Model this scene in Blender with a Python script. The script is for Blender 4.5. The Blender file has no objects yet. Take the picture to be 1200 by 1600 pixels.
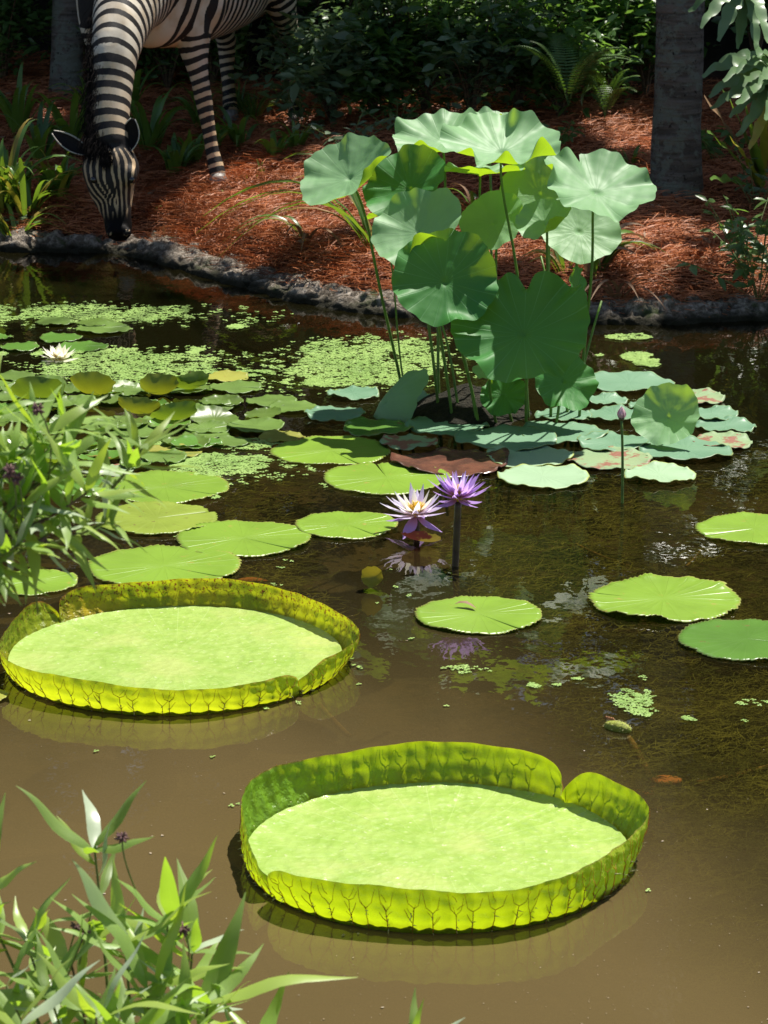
import bpy, math, random
import numpy as np
from mathutils import Vector, Matrix

# ------------------------------------------------------------------ camera, light, exposure
scene = bpy.context.scene
col = scene.collection
rng = np.random.default_rng(7)
random.seed(7)
CAM_H = 2.0
FPX = 4685.0                      # focal length in pixels of a 1200 x 1600 picture
PITCH = math.radians(15.1)
cd = bpy.data.cameras.new('camera')
cd.sensor_fit = 'VERTICAL'; cd.sensor_height = 36.0; cd.sensor_width = 27.0
cd.lens = 36.0 * FPX / 1600.0
cd.clip_start = 0.1; cd.clip_end = 400
cd.dof.use_dof = True; cd.dof.focus_distance = 7.0; cd.dof.aperture_fstop = 20
cam = bpy.data.objects.new('camera', cd); col.objects.link(cam)
cam.location = (0, 0, CAM_H); cam.rotation_euler = (math.pi/2 - PITCH, 0, 0)
scene.camera = cam

SUN = Vector((0.27, 0.36, 0.89)).normalized()
w = bpy.data.worlds.new("World"); scene.world = w; w.use_nodes = True
nt = w.node_tree
sky = nt.nodes.new('ShaderNodeTexSky'); sky.sky_type = 'NISHITA'; sky.sun_disc = False
sky.sun_elevation = math.asin(SUN.z); sky.sun_rotation = math.atan2(SUN.x, SUN.y)
bg = nt.nodes['Background']; nt.links.new(sky.outputs[0], bg.inputs[0]); bg.inputs[1].default_value = 0.066
sd = bpy.data.lights.new('sun', 'SUN'); sd.energy = 5.0; sd.angle = math.radians(0.53); sd.color = (1.0, 0.95, 0.86)
so = bpy.data.objects.new('sun', sd); col.objects.link(so)
so.rotation_euler = SUN.to_track_quat('Z', 'Y').to_euler()
scene.view_settings.view_transform = 'Standard'; scene.view_settings.look = 'None'
scene.view_settings.gamma = 1; scene.view_settings.use_curve_mapping = False
scene.view_settings.exposure = 0.74
scene.render.engine = 'CYCLES'
scene.cycles.max_bounces = 10; scene.cycles.transparent_max_bounces = 16
scene.cycles.diffuse_bounces = 3; scene.cycles.glossy_bounces = 3; scene.cycles.transmission_bounces = 4
scene.cycles.caustics_reflective = False; scene.cycles.caustics_refractive = False
scene.cycles.use_denoising = True

# ------------------------------------------------------------------ helpers
def ray(px, py):
    a = (px-600)/FPX; b = (800-py)/FPX
    return np.array([a, math.cos(PITCH)+b*math.sin(PITCH), -math.sin(PITCH)+b*math.cos(PITCH)])
def W(px, py, z=0.0):                      # where the sight line meets height z
    r = ray(px, py); t = (z-CAM_H)/r[2]
    return np.array([0, 0, CAM_H]) + r*t
def P(px, py, y):                          # where the sight line meets distance y
    r = ray(px, py); return np.array([0, 0, CAM_H]) + r*(y/r[1])
def mpp(p):                                # metres for each picture pixel at p
    p = np.asarray(p); f = p - np.array([0, 0, CAM_H])
    return (f[1]*math.cos(PITCH) - f[2]*math.sin(PITCH))/FPX
def pix(V):
    V = np.asarray(V); x = V[..., 0]; y = V[..., 1]; z = V[..., 2]-CAM_H
    d = y*math.cos(PITCH) - z*math.sin(PITCH); u = y*math.sin(PITCH) + z*math.cos(PITCH)
    return 600+FPX*x/d, 800-FPX*u/d
_fr = np.random.default_rng(3)
_FD = _fr.normal(size=(24, 3)); _FD /= np.linalg.norm(_FD, axis=1)[:, None]; _FP = _fr.uniform(0, 6.28, 24)
def fbm(V, s=1.0, octs=4):                 # cheap smooth noise, about -1..1
    V = np.asarray(V, float)*s; out = 0; a = 1.0; tot = 0
    for o in range(octs):
        q = V*(2.03**o)
        n = 0
        for k in range(5):
            i = (o*5+k) % 24
            n = n + np.sin(q @ _FD[i]*2.2 + _FP[i] + 1.3*np.sin(q @ _FD[(i+7) % 24]*1.7 + _FP[(i+3) % 24]))
        out = out + a*n/2.6; tot += a; a *= 0.5
    return out/tot
def sstep(a, b, x):
    t = np.clip((np.asarray(x, float)-a)/(b-a), 0, 1); return t*t*(3-2*t)

ORI = {}
def mesh_of(name, V, F, mat, smooth=True, uv=None, attrs=None):
    V = np.asarray(V, np.float32); me = bpy.data.meshes.new(name)
    if not isinstance(F, (list, tuple)): F = [F]
    if len(F) and not isinstance(F[0], np.ndarray): F = _grp(F)
    me.vertices.add(len(V)); me.vertices.foreach_set('co', V.ravel())
    li = np.concatenate([f.ravel() for f in F]).astype(np.int32)
    tot = np.concatenate([np.full(len(f), f.shape[1], np.int32) for f in F])
    st = np.concatenate([[0], np.cumsum(tot)[:-1]]).astype(np.int32)
    me.loops.add(len(li)); me.loops.foreach_set('vertex_index', li)
    me.polygons.add(len(tot)); me.polygons.foreach_set('loop_start', st); me.polygons.foreach_set('loop_total', tot)
    me.polygons.foreach_set('use_smooth', np.full(len(tot), smooth))
    if uv is not None:
        l = me.uv_layers.new(name='UVMap'); l.data.foreach_set('uv', np.asarray(uv, np.float32)[li].ravel())
    if attrs:
        for k, v in attrs.items():
            at = me.attributes.new(k, 'FLOAT', 'POINT'); at.data.foreach_set('value', np.asarray(v, np.float32))
    me.update(calc_edges=True); me.validate()
    if mat: me.materials.append(mat)
    return me
def _grp(F):
    d = {}
    for f in F: d.setdefault(len(f), []).append(f)
    return [np.array(v, np.int32) for v in d.values()]
def props(o, label=None, cat=None, group=None, kind=None):
    if label: o['label'] = label
    if cat: o['category'] = cat
    if group: o['group'] = group
    if kind: o['kind'] = kind
    return o
def root(name, label, cat, loc, group=None):
    o = bpy.data.objects.new(name, None); col.objects.link(o); o.empty_display_size = 0.05
    o.location = [float(c) for c in loc]; ORI[o.name] = np.array(loc, float)
    return props(o, label, cat, group)
def mk(name, V, F, mat, parent=None, loc=None, **k):
    """one mesh object from world coordinates; under a parent the parent's origin is taken off"""
    V = np.asarray(V, float)
    if parent is not None: org = ORI[parent.name]
    elif loc is not None: org = np.asarray(loc, float)
    else: org = np.zeros(3)
    o = bpy.data.objects.new(name, mesh_of(name, V-org, F, mat, **k)); col.objects.link(o)
    if parent is not None: o.parent = parent
    else: o.location = org
    ORI[o.name] = org
    return o
def inst(name, me, parent, M):             # an object that shares mesh data, M in world coordinates (4x4)
    o = bpy.data.objects.new(name, me); col.objects.link(o)
    M = Matrix([list(map(float, r)) for r in M])
    if parent is not None:
        M = Matrix.Translation(-Vector(ORI[parent.name])) @ M; o.parent = parent
    o.matrix_local = M
    return o
def frame(z, x=None):                      # 3x3 with columns x,y,z, z along the given normal
    z = np.asarray(z, float); z = z/np.linalg.norm(z)
    x = np.array([1, 0, 0.]) if x is None else np.asarray(x, float)
    x = x - z*(x@z)
    if np.linalg.norm(x) < 1e-4: x = np.array([0, 1., 0]) - z*z[1]
    x /= np.linalg.norm(x); return np.stack([x, np.cross(z, x), z], 1)
def M4(R, t, s=1.0):
    M = np.eye(4); M[:3, :3] = np.asarray(R)*s; M[:3, 3] = t; return M
def rots(n, tilt=1.0, rg=rng):             # n random rotations, z axes within `tilt` of up
    az = rg.uniform(0, 2*np.pi, n); t = np.abs(rg.normal(0, tilt, n)); sp = rg.uniform(0, 2*np.pi, n)
    z = np.stack([np.sin(t)*np.cos(az), np.sin(t)*np.sin(az), np.cos(t)], 1)
    x = np.stack([np.cos(sp), np.sin(sp), 0*sp], 1); x = x - z*(x*z).sum(1)[:, None]
    x /= np.linalg.norm(x, axis=1)[:, None]+1e-9
    return np.stack([x, np.cross(z, x), z], 2)
def scatter(tv, tf, R, T, S):              # template copies joined into arrays
    tv = np.asarray(tv, float); n = len(T); S = np.asarray(S, float)
    if S.ndim == 1: S = S[:, None].repeat(3, 1)
    V = np.einsum('nij,nkj->nki', R, tv[None]*S[:, None, :]) + T[:, None, :]
    m = len(tv); Fs = []
    for f in (tf if isinstance(tf, list) else [tf]):
        f = np.asarray(f); Fs.append((f[None]+(np.arange(n)*m)[:, None, None]).reshape(-1, f.shape[1]))
    return V.reshape(-1, 3), Fs
def joinVF(parts):
    V = []; F = {}; off = 0
    for v, f in parts:
        v = np.asarray(v, float); V.append(v)
        fl = f if (isinstance(f, list) and len(f) and isinstance(f[0], np.ndarray)) else (_grp(f) if isinstance(f, list) else [f])
        for a in fl: F.setdefault(a.shape[1], []).append(a+off)
        off += len(v)
    return np.concatenate(V), [np.concatenate(a) for a in F.values()]
def tube(pts, rad, n=8, caps=True):
    pts = np.asarray(pts, float); m = len(pts); rad = np.broadcast_to(np.asarray(rad, float), (m,))
    T = np.gradient(pts, axis=0); T /= np.linalg.norm(T, axis=1)[:, None]+1e-12
    up = np.array([0.31, 0.2, 0.93]) if abs(T[0][2]) < 0.8 else np.array([1., 0.1, 0])
    a = np.arange(n)*2*np.pi/n; V = []
    for i in range(m):
        x = np.cross(T[i], up); x /= np.linalg.norm(x); y = np.cross(T[i], x)
        V.append(pts[i] + rad[i]*(np.cos(a)[:, None]*x + np.sin(a)[:, None]*y))
    V = np.concatenate(V); i = np.arange(m-1)[:, None]*n; j = np.arange(n)[None]
    Q = np.stack([i+j, i+(j+1) % n, i+n+(j+1) % n, i+n+j], -1).reshape(-1, 4)
    F = [Q]
    if caps:
        V = np.concatenate([V, pts[:1], pts[-1:]]); c = m*n; j = np.arange(n)
        F.append(np.concatenate([np.stack([np.full(n, c), (j+1) % n, j], 1), np.stack([np.full(n, c+1), (m-1)*n+j, (m-1)*n+(j+1) % n], 1)]))
    return V, F
def bez(p0, p1, p2, n=12, p3=None):
    t = np.linspace(0, 1, n)[:, None]; p0, p1, p2 = map(np.asarray, (p0, p1, p2))
    if p3 is None: return (1-t)**2*p0 + 2*t*(1-t)*p1 + t*t*p2
    return (1-t)**3*p0 + 3*t*(1-t)**2*p1 + 3*t*t*(1-t)*p2 + t**3*np.asarray(p3)
def blade(pts, wid, side=None, fold=0.25, twist=0.0):
    """a leaf along a path: three verts across with a folded midrib"""
    pts = np.asarray(pts, float); m = len(pts); wid = np.broadcast_to(np.asarray(wid, float), (m,))
    T = np.gradient(pts, axis=0); T /= np.linalg.norm(T, axis=1)[:, None]+1e-12
    if side is None:
        side = np.cross(T[0], [0, 0, 1.]);
        if np.linalg.norm(side) < 0.05: side = np.array([1., 0, 0])
    V = []; uv = []
    for i in range(m):
        s = side - T[i]*(side@T[i]); s = s/(np.linalg.norm(s)+1e-9); nrm = np.cross(s, T[i])
        c, q = math.cos(twist*i/m), math.sin(twist*i/m); s2 = s*c+nrm*q; n2 = nrm*c-s*q
        V += [pts[i]-s2*wid[i]+n2*fold*wid[i], pts[i], pts[i]+s2*wid[i]+n2*fold*wid[i]]
        v = i/(m-1); uv += [(0, v), (0.5, v), (1, v)]
    i = np.arange(m-1)*3
    F = np.concatenate([np.stack([i, i+1, i+4, i+3], 1), np.stack([i+1, i+2, i+5, i+4], 1)])
    return np.array(V), [F], np.array(uv)
def lance(m=9, sharp=1.3):                 # half widths of a lance-shaped leaf, 0..1 long
    t = np.linspace(0, 1, m); return np.maximum(np.sin(np.pi*t**0.75)**sharp, 0.02)

# ------------------------------------------------------------------ materials
class NT:
    def __init__(s, name):
        s.m = bpy.data.materials.new(name); s.m.use_nodes = True; s.t = s.m.node_tree
        s.t.nodes.clear(); s.out = s.t.nodes.new('ShaderNodeOutputMaterial')
    def n(s, typ, **k):
        nd = s.t.nodes.new('ShaderNode'+typ)
        for a, b in k.items():
            if a.startswith('i_'):
                key = a[2:]; key = int(key) if key.isdigit() else key.replace('_', ' ')
                s.set(nd.inputs[key], b)
            else: setattr(nd, a, b)
        return nd
    def set(s, inp, v):
        if isinstance(v, bpy.types.NodeSocket): s.t.links.new(v, inp)
        elif isinstance(v, (tuple, list)) and len(v) == 3 and inp.type == 'RGBA': inp.default_value = (*v, 1)
        else: inp.default_value = v
    def noise(s, scale, detail=4, rough=.55, vec=None, dist=0.0):
        nd = s.n('TexNoise'); nd.inputs['Scale'].default_value = scale; nd.inputs['Detail'].default_value = detail
        nd.inputs['Roughness'].default_value = rough; nd.inputs['Distortion'].default_value = dist
        if vec is None: vec = s.obj()
        s.t.links.new(vec, nd.inputs['Vector']); return nd.outputs['Fac']
    def obj(s):
        if not hasattr(s, '_o'): s._o = s.n('NewGeometry').outputs['Position']
        return s._o
    def mix(s, f, a, b):
        nd = s.n('Mix', data_type='RGBA'); s.set(nd.inputs[0], f); s.set(nd.inputs[6], a); s.set(nd.inputs[7], b); return nd.outputs[2]
    def math(s, op, a, b=0.0, c=None, clamp=False):
        nd = s.n('Math', operation=op, use_clamp=clamp); s.set(nd.inputs[0], a); s.set(nd.inputs[1], b)
        if c is not None: s.set(nd.inputs[2], c)
        return nd.outputs[0]
    def rng(s, v, a, b, c=0.0, d=1.0):
        nd = s.n('MapRange'); nd.interpolation_type = 'SMOOTHSTEP'
        for i, x in enumerate((v, a, b, c, d)): s.set(nd.inputs[i], x)
        return nd.outputs[0]
    def attr(s, name): return s.n('Attribute', attribute_name=name).outputs['Fac']
    def bump(s, h, st=.3, d=.01):
        nd = s.n('Bump'); s.set(nd.inputs['Strength'], st); nd.inputs['Distance'].default_value = d; s.set(nd.inputs['Height'], h); return nd.outputs[0]
    def done(s, sh): s.t.links.new(sh, s.out.inputs[0]); return s.m
def pbsdf(N, c, rough=.6, spec=.5, normal=None, **k):
    p = N.n('BsdfPrincipled'); N.set(p.inputs['Base Color'], c); N.set(p.inputs['Roughness'], rough); N.set(p.inputs['Specular IOR Level'], spec)
    if normal is not None: N.set(p.inputs['Normal'], normal)
    for a, b in k.items(): N.set(p.inputs[a.replace('_', ' ')], b)
    return p.outputs[0]
def leafy(name, top, under=None, trans=None, tf=.35, rough=.4, spec=.5, vary=.35, dark=None, spot=None, vein=None, scale=30, edge=None, bumps=.25, nv=24, vs=.55):
    """leaf: own colour on each side, light passes through; patches from noise, veins from the UV map"""
    N = NT(name); under = under or top; trans = trans or tuple(min(1, c*1.6) for c in top)
    dark = dark or tuple(c*.55 for c in top)
    n1 = N.noise(scale, 5); r = N.n('ObjectInfo').outputs['Random']; v = N.attr('var')
    f = N.math('ADD', N.math('MULTIPLY', N.rng(n1, .35, .7), vary), N.math('MULTIPLY', N.math('FRACT', N.math('ADD', r, v)), vary), clamp=True)
    c = N.mix(f, top, dark); cu = N.mix(f, under, tuple(x*.6 for x in under)); hgt = n1
    if vein:
        uv = N.n('UVMap').outputs[0]; sp = N.n('SeparateXYZ'); N.set(sp.inputs[0], uv)
        ang = N.math('ADD', sp.outputs[0], N.math('MULTIPLY', N.noise(8, 2), .004))
        s1 = N.math('ABSOLUTE', N.math('SINE', N.math('MULTIPLY', ang, math.pi*nv)))
        line = N.rng(s1, 0.0, .16, 1, 0)
        line = N.math('MULTIPLY', line, N.rng(sp.outputs[1], .03, .3, .9, .55))
        c = N.mix(N.math('MULTIPLY', line, vs), c, vein); cu = N.mix(N.math('MULTIPLY', line, vs), cu, vein)
        hgt = N.math('ADD', hgt, N.math('MULTIPLY', line, -.8))
    if edge:
        sp2 = N.n('SeparateXYZ'); N.set(sp2.inputs[0], N.n('UVMap').outputs[0])
        e = N.rng(N.math('ADD', sp2.outputs[1], N.math('MULTIPLY', N.math('SUBTRACT', N.noise(18, 4), .5), edge[1]*2)), 1-edge[1], 1.0)
        c = N.mix(e, c, edge[0]); cu = N.mix(e, cu, edge[0])
    if spot:
        sn = N.noise(spot[1], 6, .65); sm = N.rng(sn, spot[2], spot[2]+.06); c = N.mix(sm, c, spot[0]); cu = N.mix(sm, cu, spot[0])
    bf = N.n('NewGeometry').outputs['Backfacing']
    cc = N.mix(bf, c, cu)
    b = N.bump(hgt, bumps, .004)
    ps = pbsdf(N, cc, rough, spec, b)
    tr = N.n('BsdfTranslucent'); N.set(tr.inputs[0], N.mix(N.math('MULTIPLY', f, .6), trans, tuple(x*.5 for x in trans)))
    if spot:
        N.set(tr.inputs[0], N.mix(sm, N.mix(N.math('MULTIPLY', f, .6), trans, tuple(x*.5 for x in trans)), tuple(x*.7 for x in spot[0])))
    ms = N.n('MixShader'); ms.inputs[0].default_value = tf; N.set(ms.inputs[1], ps); N.set(ms.inputs[2], tr.outputs[0])
    return N.done(ms.outputs[0])
def plain(name, c, c2=None, rough=.7, spec=.3, scale=20, bumps=.3, bd=.01, **k):
    N = NT(name); n1 = N.noise(scale, 6, .6); cc = N.mix(N.rng(n1, .35, .65), c, c2 or tuple(x*.55 for x in c))
    return N.done(pbsdf(N, cc, rough, spec, N.bump(n1, bumps, bd), **k))

MAT = {}
MAT['pad'] = leafy('lily_pad_green', (.25, .42, .045), (.22, .12, .03), (.42, .6, .03), .22, .33, .5, .32, vein=(.34, .50, .10), nv=22, scale=7, bumps=.45, vs=.22, spot=((.40, .34, .07), 30, .635), edge=((.36, .36, .09), .03))
MAT['pad2'] = leafy('lily_pad_deep_green', (.12, .27, .04), (.25, .1, .03), (.3, .5, .03), .2, .3, .5, .3, vein=(.22, .38, .10), nv=22, scale=7, vs=.25, spot=((.18, .15, .04), 30, .635), edge=((.22, .26, .08), .03))
MAT['padspot'] = leafy('lily_pad_spotted', (.30, .40, .05), (.2, .12, .03), (.4, .5, .03), .2, .4, .4, .35, vein=(.4, .5, .12), spot=((.16, .12, .03), 60, .62), nv=20, scale=9)
MAT['padsmall'] = leafy('small_pad_green', (.17, .29, .055), (.18, .20, .03), (.38, .42, .02), .28, .42, .4, .45, spot=((.25, .12, .03), 25, .70), scale=14)
MAT['padolive'] = leafy('small_pad_olive', (.17, .28, .05), (.13, .20, .03), (.26, .38, .02), .35, .36, .5, .45, spot=((.22, .09, .03), 22, .66), scale=14)
MAT['padyellow'] = leafy('old_pad_yellow', (.36, .37, .06), (.3, .2, .03), (.5, .4, .03), .2, .45, .4, .5, spot=((.30, .13, .04), 14, .6), scale=9)
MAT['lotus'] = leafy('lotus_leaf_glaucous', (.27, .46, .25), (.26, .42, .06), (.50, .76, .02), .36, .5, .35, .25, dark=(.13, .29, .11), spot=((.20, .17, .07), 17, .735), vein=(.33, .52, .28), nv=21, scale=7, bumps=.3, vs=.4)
MAT['lotusshade'] = leafy('lotus_leaf_painted_shade', (.055, .21, .05), (.20, .36, .05), (.45, .70, .02), .22, .5, .25, .2, dark=(.035, .14, .035), vein=(.19, .40, .18), nv=21, scale=7, bumps=.4, vs=.8)  # darker copy of the lotus leaf, shade mixed into its green
MAT['lotuspad'] = leafy('lotus_pad_blue_green', (.17, .31, .19), (.2, .15, .05), (.2, .4, .1), .12, .45, .4, .3, dark=(.08, .20, .11), vein=(.24, .42, .22), nv=20, scale=8, edge=((.24, .30, .10), .025), vs=.3, spot=((.17, .10, .05), 12, .68))
MAT['lotuspale'] = leafy('lotus_pad_pale', (.34, .50, .30), (.3, .3, .1), (.4, .6, .2), .15, .5, .4, .15, vein=(.42, .58, .34), nv=20, scale=8, vs=.25, edge=((.40, .45, .10), .04))
MAT['lotusold'] = leafy('lotus_pad_decayed', (.22, .33, .17), (.2, .12, .05), (.3, .3, .1), .12, .55, .3, .3, dark=(.33, .36, .16), spot=((.26, .11, .07), 13, .50), nv=18, scale=8, vein=(.4, .45, .25))
MAT['stem'] = plain('lotus_stem', (.12, .22, .03), (.08, .15, .03), .5, .4, 40)
MAT['stemdark'] = plain('flower_stem_dark', (.05, .03, .02), (.07, .05, .02), .4, .5, 40)
MAT['bark'] = None
MAT['water'] = None
MAT['black'] = plain('matte_black', (.006, .005, .005), (.012, .010, .009), .95, .06, 60)
MAT['hedge'] = leafy('shrub_leaf', (.10, .20, .055), None, (.26, .50, .06), .36, .33, .5, .6, scale=3)
MAT['hedgegrey'] = leafy('shrub_leaf_greyish', (.15, .23, .125), None, (.28, .46, .12), .34, .38, .5, .5, scale=3)
MAT['canopy'] = leafy('tree_leaf', (.045, .09, .025), None, (.08, .16, .02), .22, .45, .4, .5, scale=2)
MAT['strap'] = leafy('strap_leaf', (.14, .27, .05), None, (.30, .48, .03), .35, .35, .5, .6, dark=(.05, .12, .03), scale=3)
MAT['strapyel'] = leafy('strap_leaf_yellow', (.34, .38, .05), None, (.5, .45, .04), .3, .45, .4, .6, dark=(.28, .14, .04), scale=6)
MAT['dry'] = leafy('dry_leaf', (.34, .22, .13), None, (.4, .22, .1), .15, .6, .2, .7, dark=(.18, .09, .05), scale=14)
MAT['lanceleaf'] = leafy('lance_leaf', (.19, .38, .055), (.28, .42, .11), (.46, .72, .04), .42, .42, .4, .5, dark=(.08, .22, .04), vein=(.34, .46, .16), nv=2, vs=.5, scale=6)
MAT['lanceyel'] = leafy('lance_leaf_young', (.32, .48, .05), (.34, .46, .10), (.52, .72, .04), .38, .35, .5, .4, scale=6)
MAT['lancepale'] = leafy('lance_leaf_silvery', (.40, .50, .34), (.45, .54, .36), (.35, .5, .2), .25, .3, .6, .35, dark=(.2, .3, .17), scale=8)
MAT['twig'] = plain('twig', (.16, .11, .06), (.08, .05, .03), .7, .3, 60)
MAT['greentwig'] = plain('green_twig', (.16, .20, .05), (.10, .12, .04), .6, .3, 60)
MAT['deadflower'] = plain('dried_flower', (.22, .13, .12), (.09, .05, .05), .8, .2, 200)
MAT['needle'] = leafy('pine_straw_needles', (.66, .235, .095), None, (.5, .16, .05), .12, .5, .3, .9, dark=(.16, .05, .025), scale=5)
MAT['petal'] = None
MAT['duckweed'] = leafy('floating_fern', (.33, .48, .13), None, (.4, .55, .1), .15, .5, .3, .5, dark=(.17, .30, .06), scale=6)
MAT['fernleaf'] = leafy('fern', (.10, .19, .05), None, (.18, .34, .03), .25, .4, .4, .5, scale=4)
MAT['nestfern'] = leafy('glossy_frond', (.17, .27, .13), None, (.2, .33, .08), .25, .36, .5, .4, dark=(.08, .16, .06), scale=8, bumps=.5)
MAT['weed'] = plain('water_weed', (.25, .25, .055), (.07, .08, .02), .8, .1, 5)
# ------------------------------------------------------------------ ground, pond, water
BK = np.array([W(a, b, 0.0)[:2] for a, b in [(-260, 381), (-80, 384), (40, 388), (190, 391), (260, 402), (330, 424), (400, 445), (470, 466), (560, 480), (640, 489), (780, 496), (920, 500), (1010, 501), (1100, 498), (1200, 492), (1400, 478)]])
BX = np.concatenate([[-6.5, -4.0], BK[:, 0], [4.0, 6.5]]); BY = np.concatenate([[11.0, 11.6], BK[:, 1], [10.8, 10.2]])
def bank(x): return np.interp(x, BX, BY)
def near(x): return 3.72 + 0.10*np.sin(np.asarray(x)*1.7+1)
def gz(x, y):
    x = np.asarray(x, float); y = np.asarray(y, float)
    sd = np.minimum(np.minimum(bank(x)-y, y-near(x)), 6.8-np.abs(x))
    Q = np.stack([x, y, 0*x], -1)
    wet = -0.48*sstep(0.0, .55, sd) + .03*fbm(Q, 1.3, 3)*sstep(0, .4, sd)
    b = y-bank(x)
    land = .042*sstep(0, .10, -sd)+.03*sstep(.12, .3, -sd) + np.where(b > 0, .10*np.clip(b, 0, 2.2) + .03*np.clip(b-2.2, 0, 8), 0)
    land = land + (.030*fbm(Q+[3, 1, 0], 1.1, 4)+.015*fbm(Q, 4, 3))*sstep(.05, .5, -sd)
    return np.where(sd > 0, wet, land)
def G(px, py):                             # ground point seen at a pixel (land or pond bottom)
    z = 0.1
    for _ in range(14): p = W(px, py, z); z = .5*z+.5*float(gz(p[0], p[1]))
    return np.array([p[0], p[1], float(gz(p[0], p[1]))])
xs = np.concatenate([-np.geomspace(60, 3.3, 28), np.linspace(-3.2, 3.6, 230), np.geomspace(3.7, 60, 28)])
ys = np.concatenate([-np.geomspace(20, .5, 8), np.linspace(0, 3, 10), np.linspace(3.1, 9.3, 70), np.linspace(9.35, 15.5, 210), np.geomspace(15.6, 90, 26)])
X, Y = np.meshgrid(xs, ys); Z = gz(X, Y)
def gridF(ny, nx):
    i = np.arange(ny-1)[:, None]*nx; j = np.arange(nx-1)[None]
    return np.stack([i+j, i+j+1, i+nx+j+1, i+nx+j], -1).reshape(-1, 4)
N = NT('earth_and_mulch')
n1 = N.noise(6, 6, .65); n2 = N.noise(60, 6, .7); sp = N.n('SeparateXYZ'); N.set(sp.inputs[0], N.obj())
land = N.mix(N.rng(n2, .35, .7), (.10, .035, .016), (.02, .010, .006))
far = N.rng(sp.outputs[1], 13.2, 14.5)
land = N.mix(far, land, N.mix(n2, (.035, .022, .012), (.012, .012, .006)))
nearb = N.rng(sp.outputs[1], 4.4, 4.2)
land = N.mix(nearb, land, N.mix(N.rng(n2, .3, .7), (.34, .30, .22), (.14, .12, .08)))
mud = N.mix(N.rng(n1, .4, .65), (.085, .062, .026), (.035, .034, .014))
under = N.rng(sp.outputs[2], .0, -.03)
MAT['ground'] = N.done(pbsdf(N, N.mix(under, land, mud), .9, .15, N.bump(n2, .8, .02)))
o = mk('ground', np.stack([X, Y, Z], -1).reshape(-1, 3), [gridF(*X.shape)], MAT['ground']); props(o, kind='structure')

N = NT('pond_water')
g = N.n('NewGeometry').outputs['Position']; sp = N.n('SeparateXYZ'); N.set(sp.inputs[0], g)
mp = N.n('Mapping'); N.set(mp.inputs[0], g); mp.inputs['Scale'].default_value = (1.0, .55, 1)
big = N.noise(.9, 3, .5, mp.outputs[0], .6); rip = N.noise(9, 3, .5, mp.outputs[0]); rip2 = N.noise(34, 2, .5, mp.outputs[0])
# silt hangs thick at the near end and thins out towards the far bank and the weed beds
sx = N.math('MULTIPLY', sp.outputs[0], .55)
sx = N.math('MULTIPLY', N.math('MAXIMUM', N.math('SUBTRACT', sp.outputs[0], .15), 0), 2.8)
yy = N.math('ADD', N.math('ADD', sp.outputs[1], sx), N.math('MULTIPLY', N.math('SUBTRACT', big, .5), 2.2))
silt = N.rng(yy, 4.9, 7.4, .74, .12)
murk = N.n('BsdfDiffuse'); N.set(murk.inputs[0], N.mix(N.rng(yy, 5, 8), N.mix(big, (.150, .108, .045), (.092, .068, .028)), (.045, .040, .013)))
tr = N.n('BsdfTransparent'); tr.inputs[0].default_value = (.60, .56, .38, 1)
m1 = N.n('MixShader'); N.set(m1.inputs[0], silt); N.set(m1.inputs[1], tr.outputs[0]); N.set(m1.inputs[2], murk.outputs[0])
hb = N.math('ADD', N.math('MULTIPLY', rip, 1.0), N.math('MULTIPLY', rip2, .16))
bmp = N.bump(hb, .13, .012)
fr = N.n('Fresnel'); fr.inputs[0].default_value = 1.34; N.set(fr.inputs[1], bmp)
gl = N.n('BsdfGlossy'); gl.inputs['Roughness'].default_value = .015; N.set(gl.inputs['Normal'], bmp)
m2 = N.n('MixShader'); N.set(m2.inputs[0], fr.outputs[0]); N.set(m2.inputs[1], m1.outputs[0]); N.set(m2.inputs[2], gl.outputs[0])
MAT['water'] = N.done(m2.outputs[0])
wx = np.linspace(-7.2, 7.2, 40); wy = np.linspace(3.3, 12.6, 30); A, B = np.meshgrid(wx, wy)
o = mk('pond_water', np.stack([A, B, 0*A], -1).reshape(-1, 3), [gridF(*A.shape)], MAT['water']); props(o, kind='structure')

# rough cast stone lip along the far bank
s = np.linspace(-3.6, 2.2, 560); prof = np.array([[-.11, -.10], [-.09, -.03], [-.08, .0], [-.07, .018], [-.055, .032], [-.04, .042], [-.02, .050], [.0, .056], [.03, .061], [.06, .064], [.09, .064], [.12, .055], [.15, .02]])
tt = np.linspace(0, 1, 34); pr = np.stack([np.interp(tt, np.linspace(0, 1, len(prof)), prof[:, k]) for k in (0, 1)], 1)
by = bank(s); ty = np.gradient(by, s); nx_, ny_ = -ty/np.hypot(1, ty), 1/np.hypot(1, ty)
KX = s[:, None]+nx_[:, None]*pr[None, :, 0]; KY = by[:, None]+ny_[:, None]*pr[None, :, 0]; KZ = np.repeat(pr[None, :, 1], len(s), 0)
Q = np.stack([KX, KY, KZ], -1); Q[..., 2] *= .82; d = .012*fbm(Q, 6, 3) + .016*fbm(Q+5, 26, 4) + .006*fbm(Q+2, 70, 2); ed = sstep(0, .15, tt)*sstep(1, .9, tt)
Q[..., 2] += d*ed*1.1; Q[..., 1] -= d*ed*1.0; Q[..., 0] += .008*fbm(Q+9, 20, 3)
N = NT('lichened_stone'); a = N.noise(38, 8, .75); b2 = N.noise(9, 5, .6); c3 = N.noise(90, 5, .7)
cc = N.mix(N.rng(a, .42, .62), (.17, .135, .10), (.52, .45, .37)); cc = N.mix(N.rng(b2, .52, .7), cc, (.07, .10, .03)); cc = N.mix(N.rng(c3, .60, .70), cc, (.04, .035, .03))
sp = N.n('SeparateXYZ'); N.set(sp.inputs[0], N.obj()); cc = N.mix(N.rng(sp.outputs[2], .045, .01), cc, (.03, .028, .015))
MAT['stone'] = N.done(pbsdf(N, cc, .85, .2, N.bump(N.math('ADD', a, c3), 1.0, .02)))
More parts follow.
